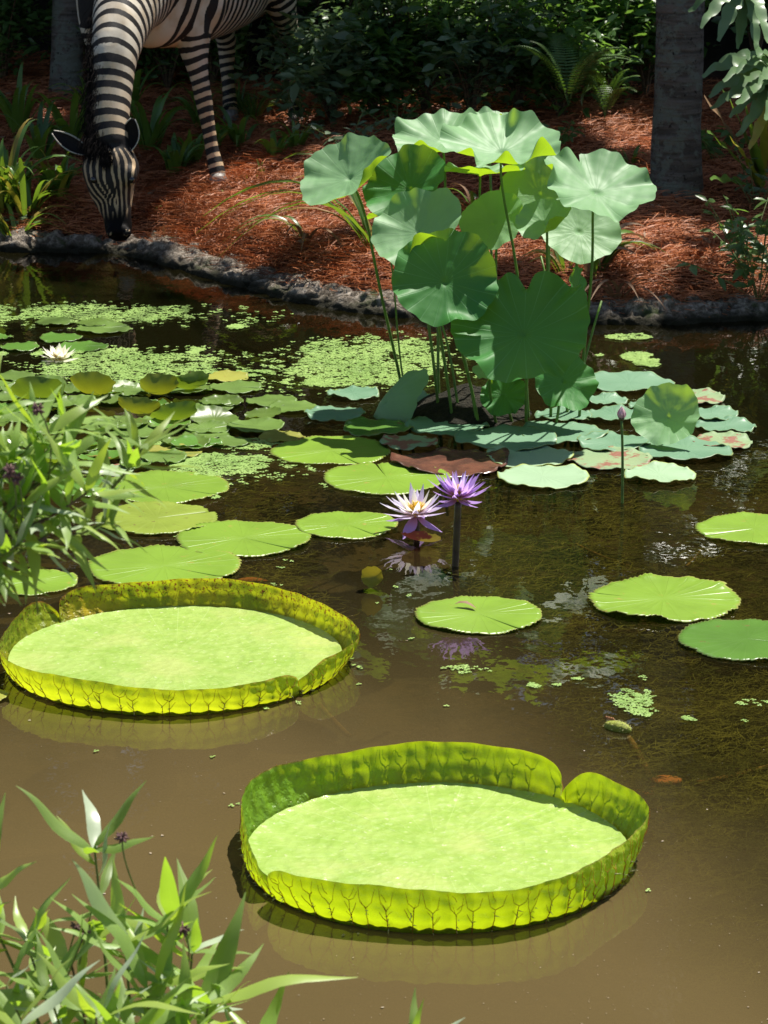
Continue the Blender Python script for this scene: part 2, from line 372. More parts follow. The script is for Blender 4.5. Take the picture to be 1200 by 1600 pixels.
o = mk('stone_pond_edge', Q.reshape(-1, 3), [gridF(len(s), 34)], MAT['stone']); props(o, kind='structure')

# ------------------------------------------------------------------ pine straw
def strands(n, X, Y, Zb, L, wd, tilt, curl, seg=3, rg=rng, az=None):
    az = rg.uniform(0, 2*np.pi, n) if az is None else az; el = rg.normal(tilt[0], tilt[1], n); k = rg.normal(0, curl, n)
    V = np.zeros((n, seg+1, 2, 3)); p = np.stack([X, Y, Zb], 1)
    for i in range(seg+1):
        a = az + k*(i/seg-.5); e = el*(1-1.6*i/seg)
        dirv = np.stack([np.cos(a)*np.cos(e), np.sin(a)*np.cos(e), np.sin(e)], 1)
        sd_ = np.stack([-np.sin(a)*.75, np.cos(a)*.75, np.full(n, .6)], 1)*wd[:, None]*(1 if i < seg else .4)
        V[:, i, 0] = p-sd_; V[:, i, 1] = p+sd_
        p = p + dirv*(L/seg)[:, None]
    b = np.arange(n)[:, None]*(2*(seg+1)) + np.arange(seg)[None]*2
    F = np.stack([b, b+1, b+3, b+2], -1).reshape(-1, 4)
    return V.reshape(-1, 3), F
def straw_pts(n, y1):
    x = rng.uniform(-3.4, 3.6, n*2); y = bank(x)+.045+.045*fbm(np.stack([x, 0*x, 0*x], 1), 4, 3)+rng.power(1.0, n*2)*(y1-10.2)*rng.uniform(0, 1, n*2)**.35
    p_ = pix(np.stack([x, y, gz(x, y)], 1)); k = (p_[0] > -120) & (p_[0] < 1320) & (p_[1] > 90)
    return x[k][:n], y[k][:n]
x, y = straw_pts(100000, 13.9); n = len(x)
mound = .026*np.clip(fbm(np.stack([x, y, 0*x], 1), 3.2, 4)+.4, 0, 2)
V, F = strands(n, x, y, gz(x, y)+mound*rng.uniform(0, 1.5, n)+.002, rng.uniform(.05, .14, n), rng.uniform(.0008, .0019, n), (.14, .30), 1.5)
o = mk('pine_straw', V, F, MAT['needle'], attrs={'var': np.repeat(rng.uniform(0, 1, n), 8)}); props(o, 'rust red pine straw mulch covering the far bank', 'pine straw', kind='stuff')

n_ = 900; x, y = straw_pts(n_, 13.6); n_ = len(x)
V, F = scatter([(-1, 0, 0), (0, -.28, .05), (1, 0, 0), (0, .28, .05)], np.array([(0, 1, 2, 3)]), rots(n_, .5), np.stack([x, y, gz(x, y)+.03], 1), rng.uniform(.008, .024, n_))
o = mk('leaf_litter', V, F, MAT['dry'], attrs={'var': np.repeat(rng.uniform(0, 1, n_), 4)}); props(o, 'bits of dry leaf and bark scattered over the pine straw', 'leaf litter', kind='stuff')
# pale dead leaves lying on the straw (each a thing)
lf = lance(7, 1.0)
DL = [(1012, 310, .05), (935, 335, .03), (960, 372, .05), (330, 318, .03), (250, 345, .03), (470, 395, .05), (1110, 395, .05), (700, 330, .04), (150, 330, .04), (60, 345, .06), (520, 425, .04), (1060, 435, .05), (850, 470, .06)]
pt = np.stack([np.linspace(0, 1, 7), 0*lf, .10*np.sin(np.linspace(0, 3.1, 7))], 1)
V, F, uv = blade(pt, lf*.14, np.array([0, 1, 0.]), .3); dlm = mesh_of('dead_leaf', V, F, MAT['dry'], uv=uv)
dw = ['beside the right palm trunk', 'left of the right palm trunk foot', 'in the faint sun patch before the right trunk', 'by the zebra hoof', 'between the zebra head and hoof', 'on the lit straw above the stone edge', 'in shade at the right of the bank', 'behind the lotus stand', 'behind the zebra muzzle', 'among the strap leaves by the zebra', 'near the stone lip left of the lotus', 'at the right bank low down', 'just behind the stone edge at the lotus']
for (px, py, L), t in zip(DL, dw):
    g_ = G(px, py); R = rots(1, .3)[0]
    o = inst('dead_leaf', dlm, None, M4(R, g_+[0, 0, .035], L*1.3)); props(o, 'pale dead leaf on the straw '+t, 'dead leaf', 'dead leaves on the straw')
# ------------------------------------------------------------------ giant water lily pads with upturned rims
N = NT('giant_pad_floor'); uvn = N.n('UVMap').outputs[0]
n1 = N.noise(16, 5, .6); n2 = N.noise(70, 4, .6); vo = N.n('TexVoronoi'); vo.inputs['Scale'].default_value = 44; N.set(vo.inputs['Vector'], N.obj())
c = N.mix(N.rng(n1, .35, .7), (.32, .44, .11), (.25, .38, .07)); c = N.mix(N.rng(n2, .62, .72), c, (.48, .52, .28))
c = N.mix(N.rng(vo.outputs['Distance'], .30, .0, 0, .55), c, (.44, .54, .20))
n5 = N.noise(190, 3, .6); c = N.mix(N.rng(n5, .70, .76), c, (.16, .15, .05)); n6 = N.noise(5, 4, .6); c = N.mix(N.math('MULTIPLY', N.rng(n6, .5, .7), .6), c, (.42, .47, .16))
sp_ = N.n('SeparateXYZ'); N.set(sp_.inputs[0], uvn); ra = N.math('ABSOLUTE', N.math('SINE', N.math('MULTIPLY', sp_.outputs[0], math.pi*31))); c = N.mix(N.math('MULTIPLY', N.rng(ra, .0, .10, 1, 0), .45), c, (.42, .54, .20))
ht = N.math('ADD', N.math('MULTIPLY', vo.outputs['Distance'], 1.0), N.math('MULTIPLY', n2, .8))
ps = pbsdf(N, c, .25, .6, N.bump(ht, .5, .006)); MAT['vfloor'] = N.done(ps)
def rimmat(name, inn, out, trans, top, spot):
    N = NT(name); sp = N.n('SeparateXYZ'); N.set(sp.inputs[0], N.n('UVMap').outputs[0]); v = sp.outputs[1]
    n1 = N.noise(20, 5, .6); n2 = N.noise(110, 4, .6); bf = N.n('NewGeometry').outputs['Backfacing']
    ci = N.mix(N.rng(n1, .35, .7), inn, tuple(q*.7 for q in inn)); co = N.mix(N.rng(n1, .35, .7), out, tuple(q*.75 for q in out))
    c = N.mix(bf, ci, co)
    if spot: 
        sm = N.math('MULTIPLY', N.rng(N.noise(150, 4, .7), .52, .60), N.math('MULTIPLY', N.rng(N.math('ADD', v, N.math('MULTIPLY', n1, .6)), .5, 1.15), N.math('SUBTRACT', 1.0, N.math('MULTIPLY', bf, .85))))
        yl = N.rng(N.noise(7, 3), .45, .6); c = N.mix(N.math('MULTIPLY', yl, N.math('SUBTRACT', .7, N.math('MULTIPLY', bf, .6))), c, (.80, .52, .03)); c = N.mix(sm, c, (.16, .05, .015))
    c = N.mix(N.rng(v, .91 if spot else .95, 1.0), c, top)
    ps = pbsdf(N, c, .35, .5, N.bump(N.math('ADD', N.noise(48, 3), N.math('MULTIPLY', n1, 2)), .8, .010))
    tr = N.n('BsdfTranslucent'); tc_ = N.mix(N.rng(v, .0, .9), trans, tuple(q*.72 for q in trans)); tc_ = N.mix(sm, tc_, (.20, .06, .01)) if spot else tc_; N.set(tr.inputs[0], tc_)
    m = N.n('MixShader'); m.inputs[0].default_value = .56 if spot else .48; N.set(m.inputs[1], ps); N.set(m.inputs[2], tr.outputs[0]); return N.done(m.outputs[0])
MAT['rimg'] = rimmat('giant_pad_rim_green', (.20, .42, .03), (.40, .46, .02), (.62, .80, .01), (.35, .20, .06), False)
MAT['rimy'] = rimmat('giant_pad_rim_yellow', (.40, .50, .03), (.42, .50, .02), (.66, .76, .015), (.40, .13, .04), True)
MAT['rib'] = leafy('pad_rib_red_brown', (.62, .27, .05), None, (.85, .42, .03), .45, .5, .4, .5, dark=(.40, .26, .04), scale=30)
MAT['spine'] = plain('pad_spine', (.62, .60, .34), (.45, .40, .15), .5, .4, 40)
def giant_pad(cx, cy, rpx, H, notches, mat, seed, label, hfun, flare=.10):
    c = W(cx, cy, 0); R = rpx*mpp(c); t = root('giant_water_lily_pad', label, 'lily pad', c, 'giant rimmed water lily pads on the pond')
    zf = .012; rg = np.random.default_rng(seed)
    # floor
    nr, na = 70, 220; r = np.linspace(0.002, 1, nr)[:, None]; a = np.linspace(0, 2*np.pi, na, endpoint=False)[None]
    q = np.stack([r*np.cos(a)*R, r*np.sin(a)*R, 0*r*a], -1)
    q[..., 2] = zf + .0012*fbm(q+seed, 26, 3) + .0014*np.abs(np.sin(a*32)*np.sin(r*42))*sstep(.1, .5, r) + .004*sstep(.93, 1, r) + .002*fbm(q, 6, 2)
    nt_ = np.minimum.reduce([np.abs((a-n_+np.pi) % (2*np.pi)-np.pi) for n_ in notches]); 
    q[..., 2] -= .003*np.exp(-(nt_/.02)**2)*sstep(.25, .9, r)
    i = np.arange(nr-1)[:, None]*na; j = np.arange(na)[None]
    F = np.stack([i+j, i+(j+1) % na, i+na+(j+1) % na, i+na+j], -1).reshape(-1, 4)
    V = q.reshape(-1, 3)+c; cap = np.array([list(range(na))])[:, :0]
    mk('floor', V, [F], MAT['vfloor'], t, uv=np.stack([(a+0*r).ravel()/6.283, (r+0*a).ravel()], 1))
    # rim surface: angle th, height v
    nribs = 62
    def S(th, v, off=0.0):
        th = np.asarray(th, float); v = np.asarray(v, float)
        dn = np.minimum.reduce([np.abs((th-n_+np.pi) % (2*np.pi)-np.pi) for n_ in notches])
        hh = H*hfun(th)*(1+.012*np.sin(th*23+seed)+.025*np.sin(th*7+2*seed)) * (.10+.90*np.sqrt(np.clip(1-(1-np.clip(dn/.24, 0, 1))**2.4, 0, 1)))
        fl = flare*(1+.3*np.sin(3*th+seed))
        pil = .0035*np.abs(np.sin(th*nribs/2))*np.sin(np.pi*np.clip(v, 0, 1))**.5 + .0013*fbm(np.stack([np.cos(th)*9, np.sin(th)*9, v*3], -1), 3, 3)+.0006*np.sin(v*18+th*3)
        inw = .02*np.exp(-(dn/.03)**2)*v
        rr = R*(1+fl*v**.8)+.004*np.sin(np.pi*v*.9)-.003 + pil*1.2 + off - inw + .012*np.sin(th*5+seed)*v
        return np.stack([rr*np.cos(th), rr*np.sin(th), zf-.012+(hh+.010)*v + 0*th], -1)+c
    nv, na = 16, 900; th = np.linspace(0, 2*np.pi, na, endpoint=False); v = np.linspace(0, 1, nv)
    TH, VV = np.meshgrid(th, v); V = S(TH, VV).reshape(-1, 3)
    i = np.arange(nv-1)[:, None]*na; j = np.arange(na)[None]
    F = np.stack([i+j, i+na+j, i+na+(j+1) % na, i+(j+1) % na], -1).reshape(-1, 4)   # normals point inwards
    mk('rim', V, [F], mat, t, uv=np.stack([TH.ravel()/6.283, VV.ravel()], 1))
    # branching ribs on the outside
    parts = []; sps = []
    for k in range(nribs):
        th0 = k*2*np.pi/nribs + rg.normal(0, .014); dn = min(abs((th0-n_+np.pi) % (2*np.pi)-np.pi) for n_ in notches)
        vs = rg.uniform(.34, .66); jit = rg.normal(0, .006)
        seg = [(np.array([th0, th0+jit*.5, th0+jit]), np.array([0, vs*.5, vs]), .0009, .0006)]
        for sg in (-1, 1):
            e = th0+jit+sg*rg.uniform(.030, .052)
            seg.append((np.array([th0+jit, (th0+jit+e)/2+sg*.007, e]), np.array([vs, (vs+.9)/2-.06, rg.uniform(.86, .99)]), .0006, .0003))
        for _ in range(rg.integers(0, 4)):
            sg = rg.choice([-1, 1]); vb = rg.uniform(.1, .8); seg.append((np.array([th0+jit*vb, th0+sg*.012, th0+sg*rg.uniform(.02, .034)]), np.array([vb, vb+.08, vb+rg.uniform(.12, .25)]), .0005, .0003))
        if rg.uniform() < .6:
            sg = rg.choice([-1, 1]); seg.append((np.array([th0, th0+sg*.02, th0+sg*.035]), np.array([vs*.45, vs*.7, vs*.95]), .0007, .0004))
        for ths, vv, r0, r1 in seg:
            tt_ = np.linspace(0, 1, 13); a_ = np.interp(tt_, [0, .5, 1], ths); b_ = np.interp(tt_, [0, .5, 1], vv)
            parts.append(tube(S(a_, b_, .0016), np.linspace(r0*1.1, r1*1.1, 13), 4, False))
        for m_ in range(4):
            vv = rg.uniform(.0, .5); p0 = S(np.array(th0+rg.normal(0, .004)), np.array(vv)); dr = (p0-c); dr[2] = 0; dr /= np.linalg.norm(dr); dr = dr+rg.normal(0, .3, 3)
            L = rg.uniform(.005, .011); sps.append(tube(np.array([p0, p0+dr*L]), [.0011, .0001], 4, False))
    V, F = joinVF(parts); props(mk('rim_veins', V, F, MAT['rib'], t), kind='stuff')
    V, F = joinVF(sps); props(mk('spines', V, F, MAT['spine'], t), kind='stuff')
    return c, R
def h1(th):   # lower on the near left
    return 1.0 - .22*np.exp(-(((th-3.45+np.pi) % (2*np.pi)-np.pi)/.35)**2) + .05*np.cos(th-1.6)
def h2(th):
    return 1.0 - .12*np.exp(-(((th-5.2+np.pi) % (2*np.pi)-np.pi)/.5)**2) + .06*np.cos(th-1.9)
giant_pad(684, 1341, 300, .078, [math.radians(45), math.radians(214)], MAT['rimg'], 1, 'bright green giant water lily pad with tall upturned rim, nearest the shore', h1, .055)
giant_pad(275, 1034, 260, .062, [math.radians(138), math.radians(320)], MAT['rimy'], 2, 'giant water lily pad with yellow rust-spotted upturned rim, left of the purple flowers', h2, .06)

# ------------------------------------------------------------------ flat floating pads
def pad(px, py, wp, mat, label, ell=1.0, slit=None, teeth=0.0, nteeth=64, wav=.004, z=.007, tilt=(0, 0), spin=0, lobes=.02, cup=0.0, group=None, name='lily_pad', th=.002, seed=None, fold=0.0, roll=0.0):
    c = W(px, py, z); R = .5*wp*mpp(c); sd_ = seed if seed is not None else int(px*7+py*13) % 997; rg = np.random.default_rng(sd_)
    ph = rg.uniform(0, 6.28, 6); nr = 12; na = 512 if teeth else 110
    s0 = math.radians(slit) if slit is not None else rg.uniform(0, 6.28); gap = .03 if slit is not None else .0
    u = np.linspace(0, 1, na); r = np.linspace(.03, 1, nr)[:, None]
    a = s0 + gap*r**.5*.5 + u[None]*(2*np.pi-gap*r**.5)
    out = 1 + lobes*np.sin(3*a+ph[0])*.8 + lobes*np.sin(5*a+ph[1])*.6 + lobes*.5*np.sin(9*a+ph[2])
    if teeth: out = out - teeth*((a*nteeth/6.283+.6*np.sin(a*7+ph[3])) % 1)**1.5*(.75+.35*np.sin(a*5+ph[4]))
    if slit is not None: out = out*(1-.07*np.exp(-np.minimum(a-s0, 2*np.pi+s0-a)/.05))
    rr = r*np.where(r > .8, 1+(out-1)*(r-.8)/.2, 1)
    x = rr*np.cos(a); y = rr*np.sin(a)*ell
    zz = R*cup*r**2.5 + wav*(np.sin(2*a+ph[3])+.7*np.sin(5*a+ph[4])*r)*r**2*.6 + .6*wav*np.maximum(0, np.sin(11*a+ph[5]))*sstep(.8, 1, r)
    zz = zz + wav*.15*np.cos(a*22)*r*(1-r)
    if slit is not None: zz = zz - .006*np.exp(-np.minimum(a-s0, 2*np.pi+s0-a)/.05)*r
    if fold:    # one side rolls up
        yy_ = np.cos(roll)*x+np.sin(roll)*y; k = np.maximum(0, yy_-.1); zz = zz + R*fold*k**1.6
        x = x - np.cos(roll)*k**1.6*.35*min(1, fold); y = y - np.sin(roll)*k**1.6*.35*min(1, fold)
    V = np.stack([x*R, y*R, np.maximum(zz, -.004) if not any(tilt) else zz], -1)
    tx, ty_ = math.radians(tilt[0]), math.radians(tilt[1])
    Rm = np.array(Matrix.Rotation(tx, 3, 'X') @ Matrix.Rotation(ty_, 3, 'Y') @ Matrix.Rotation(math.radians(spin), 3, 'Z'))
    V = V.reshape(-1, 3) @ Rm.T
    if any(tilt): V[:, 2] -= min(0, V[:, 2].min())+0
    i = np.arange(nr-1)[:, None]*na; j = np.arange(na-1)[None]
    F = [np.stack([i+j, i+na+j, i+na+j+1, i+j+1], -1).reshape(-1, 4)]
    n0 = nr*na; V = np.concatenate([V, [[0, 0, V[:na, 2].mean()]]]); k = np.arange(na-1)
    F.append(np.stack([np.full(na-1, n0), k, k+1], 1))
    if slit is None: F.append(np.array([[i_*na+na-1, (i_+1)*na+na-1, (i_+1)*na, i_*na] for i_ in range(nr-1)]))
    uv = np.stack([(a+0*r).ravel()/6.283, (r+0*a).ravel()], 1); uv = np.concatenate([uv, [[0, 0]]])
    o = mk(name, V+c, F, mat, None, loc=c, uv=uv)
    if not any(tilt) and not fold: md = o.modifiers.new('thick', 'SOLIDIFY'); md.thickness = th; md.offset = -1; md.use_rim = True
    return props(o, label, 'lily pad', group)
GB = 'flat bright green lily pads with toothed edges'
T = dict(teeth=.05, lobes=.012, group=GB)
P1 = [
 (517, 704, 190, 'pad', 'bright green toothed lily pad left of the lotus bed, behind the purple flowers', dict(slit=-60)),
 (604, 746, 200, 'pad', 'bright green lily pad directly behind the two purple water lilies', dict(slit=100)),
 (541, 819, 162, 'pad', 'toothed lily pad touching the lower purple flower on its left', dict(slit=-50)),
 (380, 840, 212, 'pad', 'bright green lily pad just behind the yellow giant pad, with a dark slit', dict(slit=-38)),
 (257, 884, 242, 'pad', 'wide lily pad touching the back rim of the yellow giant pad', dict(slit=-32)),
 (258, 760, 204, 'pad', 'large green lily pad under the upper shrub twig', dict(slit=-30)),
 (245, 809, 192, 'padspot', 'yellowish lily pad with fine dark spots between two green pads', dict(slit=30)),
 (52, 908, 142, 'pad', 'lily pad at the left edge, behind the yellow giant pad', dict(slit=200)),
 (748, 959, 200, 'pad', 'lily pad alone in open water below the purple flowers, a brown leaf on it', dict(slit=-50)),
 (1037, 935, 240, 'pad', 'wide glossy lily pad in open water at the right, slit at its far left', dict(slit=160, wav=.010)),
 (1168, 998, 216, 'pad2', 'deeper green lily pad at the right edge, nearest of the three there', dict(slit=-20)),
 (1178, 826, 182, 'pad', 'green lily pad at the right edge, farthest of the three there', dict(slit=200)),
 (-25, 1086, 78, 'padyellow', 'yellow brown rotting pad at the left edge under the yellow giant pad', dict()),
 (130, 760, 120, 'pad2', 'green lily pad half hidden behind the twigs of the taller shrub', dict(slit=10)),
]
for px, py, wp, m, lab, kw in P1:
    k = dict(T); k.update(kw); pad(px, py, wp, MAT[m], lab, **k)
GS = 'small round hardy lily pads crowded near the white flower'
S1 = [
 (86, 502, 60, 'padsmall', 'thin pale small pad farthest back beside the duckweed strip', {}),
 (160, 512, 84, 'padsmall', 'small round pad with a pinkish tip behind the white flower', dict(slit=20)),
 (150, 504, 60, 'padolive', 'small pad overlapping the back of the pink tipped one', {}),
 (96, 527, 68, 'pad2', 'dark green small pad just behind the white flower', {}),
 (132, 541, 78, 'pad2', 'dark green small pad to the right of the white flower', dict(slit=15)),
 (30, 541, 62, 'pad2', 'small dark pad left of the white flower', {}),
 (4, 526, 34, 'pad2', 'small dark pad at the left edge behind the white flower', {}),
 (22, 588, 66, 'padsmall', 'small pale pad at the left edge in the duckweed below the white flower', {}),
 (352, 588, 74, 'padyellow', 'small yellowish pad among duckweed, right of the upright curled leaves', {}),
 (368, 604, 82, 'padsmall', 'small green pad in front of the yellowish one', dict(slit=-10)),
 (424, 626, 80, 'padsmall', 'small green pad with brown edge in dark water', {}),
 (458, 635, 78, 'padsmall', 'small pad touching the first blue green lotus pad', {}),
 (346, 629, 70, 'padolive', 'small glossy pad beside the tallest curled leaf', dict(cup=.1)),
 (335, 655, 76, 'padolive', 'small tilted pad with a raised back edge', dict(fold=.5, roll=1.9)),
 (412, 647, 60, 'padolive', 'small pointed pad over dark water', dict(fold=.3, roll=.4)),
 (400, 666, 90, 'padsmall', 'shiny green small pad nearest the first big toothed pad', dict(slit=160, cup=.06)),
 (322, 678, 74, 'padsmall', 'small pad in front of the tilted one', dict(slit=90)),
 (64, 606, 84, 'padsmall', 'glossy small pad reflecting the sky below the white flower', dict(fold=.35, roll=1.2)),
 (14, 622, 60, 'padsmall', 'small pad at the left edge among the curled leaves', dict(cup=.1)),
 (200, 612, 70, 'padsmall', 'shiny pad between the curled leaves', dict(fold=.4, roll=2.2)),
 (270, 706, 92, 'padyellow', 'orange and yellow old pad behind the shrub tip', {}),
 (172, 708, 80, 'padyellow', 'old yellow brown pad under the shrub twigs', {}),
 (440, 682, 74, 'padyellow', 'small orange and yellow pad behind the big toothed pad', {}),
 (176, 733, 70, 'lotusold', 'brown decayed pad behind the shrub tip', {}),
 (250, 660, 76, 'padsmall', 'small pad in the crowd behind the shrub tip', dict(slit=-70)),
 (208, 676, 86, 'padsmall', 'small pad below the curled leaves in the crowd', dict(cup=.08)),
 (296, 644, 62, 'padolive', 'small pad at the foot of the tallest curled leaf', dict(cup=.2)),
 (90, 668, 88, 'padsmall', 'small pad partly covered by the shrub twigs', dict(slit=60)),
 (20, 656, 80, 'padsmall', 'small pad at the left edge behind the shrub', dict(cup=.15)),
 (30, 690, 84, 'padsmall', 'small pad lowest at the left edge behind the shrub', dict(slit=100)),
 (125, 700, 76, 'padolive', 'olive pad in the crowd behind the shrub twigs', dict(cup=.1)),
 (60, 720, 80, 'padsmall', 'green pad deep behind the shrub twigs', dict()),
 (360, 690, 70, 'padsmall', 'small pad between duckweed and the shiny pad', dict()),
 (20, 740, 90, 'pad2', 'dark green pad at the left edge behind the taller shrub', dict()),
]
for px, py, wp, m, lab, kw in S1: pad(px, py, wp, MAT[m], lab, group=GS, wav=.005, lobes=.02, **kw)
rs = np.random.default_rng(4)
for k_ in range(34):
    row_, cl_ = k_//7, k_ % 7
    a_, b_ = cl_*52+rs.uniform(-20, 20)-5+(row_ % 2)*20, 604+row_*29+rs.uniform(-8, 8)
    pad(a_, b_, rs.uniform(46, 84), MAT[['padsmall', 'padsmall', 'padolive', 'pad2'][k_ % 4]], 'small green pad in the '+['back', 'second', 'third', 'fourth', 'front'][row_]+' row of the left crowd, '+['first', 'second', 'third', 'fourth', 'fifth', 'sixth', 'seventh'][cl_]+' from the left', group=GS, wav=.006, lobes=.025, cup=rs.uniform(0, .15), fold=rs.choice([0, 0, .3]), roll=rs.uniform(0, 6.28), slit=rs.uniform(0, 360), z=.005+.002*(k_ % 5))
# upright curled ones showing their olive undersides
U1 = [(60, 632, 84, 32, 'wide curled leaf showing its olive underside, left of the crowd'), (300, 612, 60, 46, 'tallest curled leaf standing up with olive underside'), (250, 620, 62, 38, 'curled leaf left of the tallest one'), (145, 622, 70, 30, 'green curled leaf in the middle of the crowd'), (275, 662, 74, 34, 'low curled orange tinged leaf before the tallest one'), (215, 650, 66, 38, 'curled leaf between two shiny pads')]
for px, py, wp, up, lab in U1:
    pad(px, py, wp, MAT['padolive' if 'olive' in lab or 'orange' in lab else 'padsmall'], lab, tilt=(-(13+up), random.uniform(-14, 14)), cup=random.uniform(.25, .6), fold=random.uniform(.1, .5), roll=-math.pi/2+random.uniform(-.5, .5), ell=random.uniform(.55, .85), wav=.004, spin=0, group='curled lily leaves standing out of the water', name='curled_lily_leaf', lobes=.06, slit=random.uniform(20, 160))
GL = 'blue green lotus pads floating round the lotus stand'
L1 = [
 (983, 598, 142, 'lotuspad', 'large blue green lotus pad farthest back at the right of the stand', {}),
 (1086, 620, 92, 'lotusold', 'brown and red decayed pad at the far right of the bed', {}),
 (945, 625, 72, 'lotuspad', 'small pad tucked before the farthest lotus pad', {}),
 (960, 648, 92, 'lotuspad', 'lotus pad behind the pink bud', {}),
 (1112, 646, 84, 'lotuspad', 'lotus pad right of the lone raised leaf', {}),
 (1134, 665, 96, 'lotuspad', 'lotus pad at the far right rim of the bed', {}),
 (1128, 689, 98, 'lotusold', 'brown mottled pad at the right rim of the bed', {}),
 (880, 676, 140, 'lotuspad', 'lotus pad just before the feet of the lotus stems', {}),
 (960, 690, 116, 'lotuspad', 'lotus pad round the stem of the pink bud', {}),
 (1072, 702, 146, 'lotuspad', 'wide pad under the lone raised leaf with a brown spot', {}),
 (950, 717, 136, 'lotusold', 'pale pad mottled with reddish brown beside the bud stem', {}),
 (826, 712, 138, 'lotuspale', 'pale lotus pad behind the palest one', {}),
 (848, 744, 144, 'lotuspale', 'palest mint lotus pad nearest the camera with water drops', {}),
 (1030, 740, 112, 'lotuspale', 'pale yellow edged lotus pad right of the bud stem', {}),
 (790, 684, 160, 'lotuspad', 'wide shaded pad in the middle of the lotus bed', {}),
 (700, 664, 130, 'lotuspad', 'pad with sun stripes left of the stem feet', {}),
 (525, 646, 96, 'lotuspad', 'pale blue pad at the left end of the lotus bed', {}),
 (552, 614, 82, 'lotuspad', 'thin pad behind the drooping leaf', {}),
 (640, 620, 64, 'lotuspad', 'bluish pad beside the mulch coloured mound', {}),
 (590, 668, 110, 'pad2', 'duckweed covered dark pad below the drooping leaf', {}),
 (730, 640, 80, 'lotuspad', 'small pad in shade among the stem feet', {}),
 (1040, 668, 84, 'lotuspad', 'pad directly beneath the lone raised leaf', {}),
 (1020, 632, 76, 'lotuspad', 'pad between the farthest lotus pad and the lone leaf', {}),
 (880, 648, 90, 'lotuspad', 'shaded pad at the right feet of the lotus stems', {}),
 (640, 690, 90, 'lotusold', 'rotting brown leaf beside the big toothed pad', {}),
]
for k_, (px, py, wp, m, lab, kw) in enumerate(L1): pad(px, py, wp, MAT[m], lab, group=GL, name='lotus_pad', wav=.008, lobes=.035, cup=.012, z=.006+.0015*(k_ % 5), **kw)
# big dead lotus leaf lying in the water
pad(705, 722, 184, plain('sodden_brown_leaf', (.16, .065, .04), (.08, .035, .025), .25, .6, 18), 'sodden red brown dead leaf floating behind the upper purple flower', ell=.9, wav=.012, lobes=.06, name='dead_lotus_leaf', cup=.02)['category'] = 'dead leaf'
# ------------------------------------------------------------------ standing lotus leaves
def lotus_leaf(label, cx, cy, wp, y, n, foot, mat='lotus', lob=1.0, cup=.18, ruf=.06, k=7, lips=(), sad=.0, seed=1, spin=0, attach=None, ell=1.0, tear=None, bend=0.0, sr=.0048, droop=0.0):
    """cx,cy,wp: centre and width in the picture at distance y; n: facing of the upper side; lips: folded-up edge (angle from picture right, width, height)"""
    c = P(cx, cy, y); R = .5*wp*mpp(c); rg = np.random.default_rng(seed); ph = rg.uniform(0, 6.28, 8)
    f = P(foot[0], foot[1], 1)*0+W(foot[0], foot[1], 0)
    t = root('lotus_leaf', label, 'lotus leaf', [f[0], f[1], 0], 'lotus leaves standing above the pond')
    nr, na = 26, 150; r = np.linspace(.02, 1, nr)[:, None]; a = np.linspace(0, 2*np.pi, na, endpoint=False)[None]
    out = 1+.025*lob*np.sin(3*a+ph[0])+.025*lob*np.sin(5*a+ph[1])+.014*np.sin(11*a+ph[2])+.008*np.sin(23*a+ph[3])
    if tear is not None:
        dt = np.abs((a-math.radians(tear)+np.pi) % (2*np.pi)-np.pi); out = out*(1-.26*np.exp(-(dt/.05)**2))
    rr = r*out; x = rr*np.cos(a); y_ = rr*np.sin(a)*ell
    ruf = ruf*(.6 if mat == 'lotus' else 1.9); R = R*1.06
    z = cup*(rr**1.6) - .05*np.exp(-(rr/.07)**2) + ruf*rr**3*(np.sin(k*a+ph[4])+.6*np.sin((k+4)*a+ph[5])+.4*np.sin((2*k+3)*a+ph[6])*rr) + sad*rr**2*np.cos(2*a+ph[7]) + .006*np.cos(21*a)*rr*(1-rr)
    z = z + .018*fbm(np.stack([x*2.5, y_*2.5, 0*x+seed], -1), 1.2, 3) - droop*rr**2.2
    for th, wd, h in lips:
        d = (a-math.radians(th)+np.pi) % (2*np.pi)-np.pi; b = np.exp(-(d/wd)**2)*sstep(.60, 1.05, rr)
        z = z + h*b; pull = 1-.75*abs(h)*b; x = x*pull; y_ = y_*pull
    x2 = np.where(bend != 0, x, x)
    V = np.stack([x, y_, z], -1)*R
    # local x = picture right, local y = away from the viewer across the blade
    Fm = frame(n, [1, 0, 0]); sp_ = math.radians(spin); Rz = np.array([[math.cos(sp_), -math.sin(sp_), 0], [math.sin(sp_), math.cos(sp_), 0], [0, 0, 1]])
    V = V.reshape(-1, 3) @ Rz.T @ Fm.T + c
    i = np.arange(nr-1)[:, None]*na; j = np.arange(na)[None]
    F = [np.stack([i+j, i+na+j, i+na+(j+1) % na, i+(j+1) % na], -1).reshape(-1, 4)]
    m0 = V[:na].mean(0); V = np.concatenate([V, [m0]]); jj = np.arange(na); F.append(np.stack([np.full(na, nr*na), jj, (jj+1) % na], 1))
    uv = np.concatenate([np.stack([(a+0*r).ravel()/6.283, (r+0*a).ravel()], 1), [[0, 0]]])
    o = mk('blade', V, F, MAT[mat], t, uv=uv)
    p1 = m0-Fm[:, 2]*.002
    mid = p1*.5+np.array([f[0], f[1], 0])*.5 + rg.normal(0, .018, 3); hi = p1-Fm[:, 2]*.07*(p1[2]/.6)
    pts = bez(np.array([f[0], f[1], -.30]), mid, hi*1.0, 14, p1)
    wob = np.sin(np.linspace(0, 3.14, 14)); pts[:, 0] += .008*wob*np.sin(np.linspace(0, 7, 14)+seed)
    mk('stem', *tube(pts, np.linspace(sr, sr*.72, 14), 8), MAT['stem'], t)
    return t
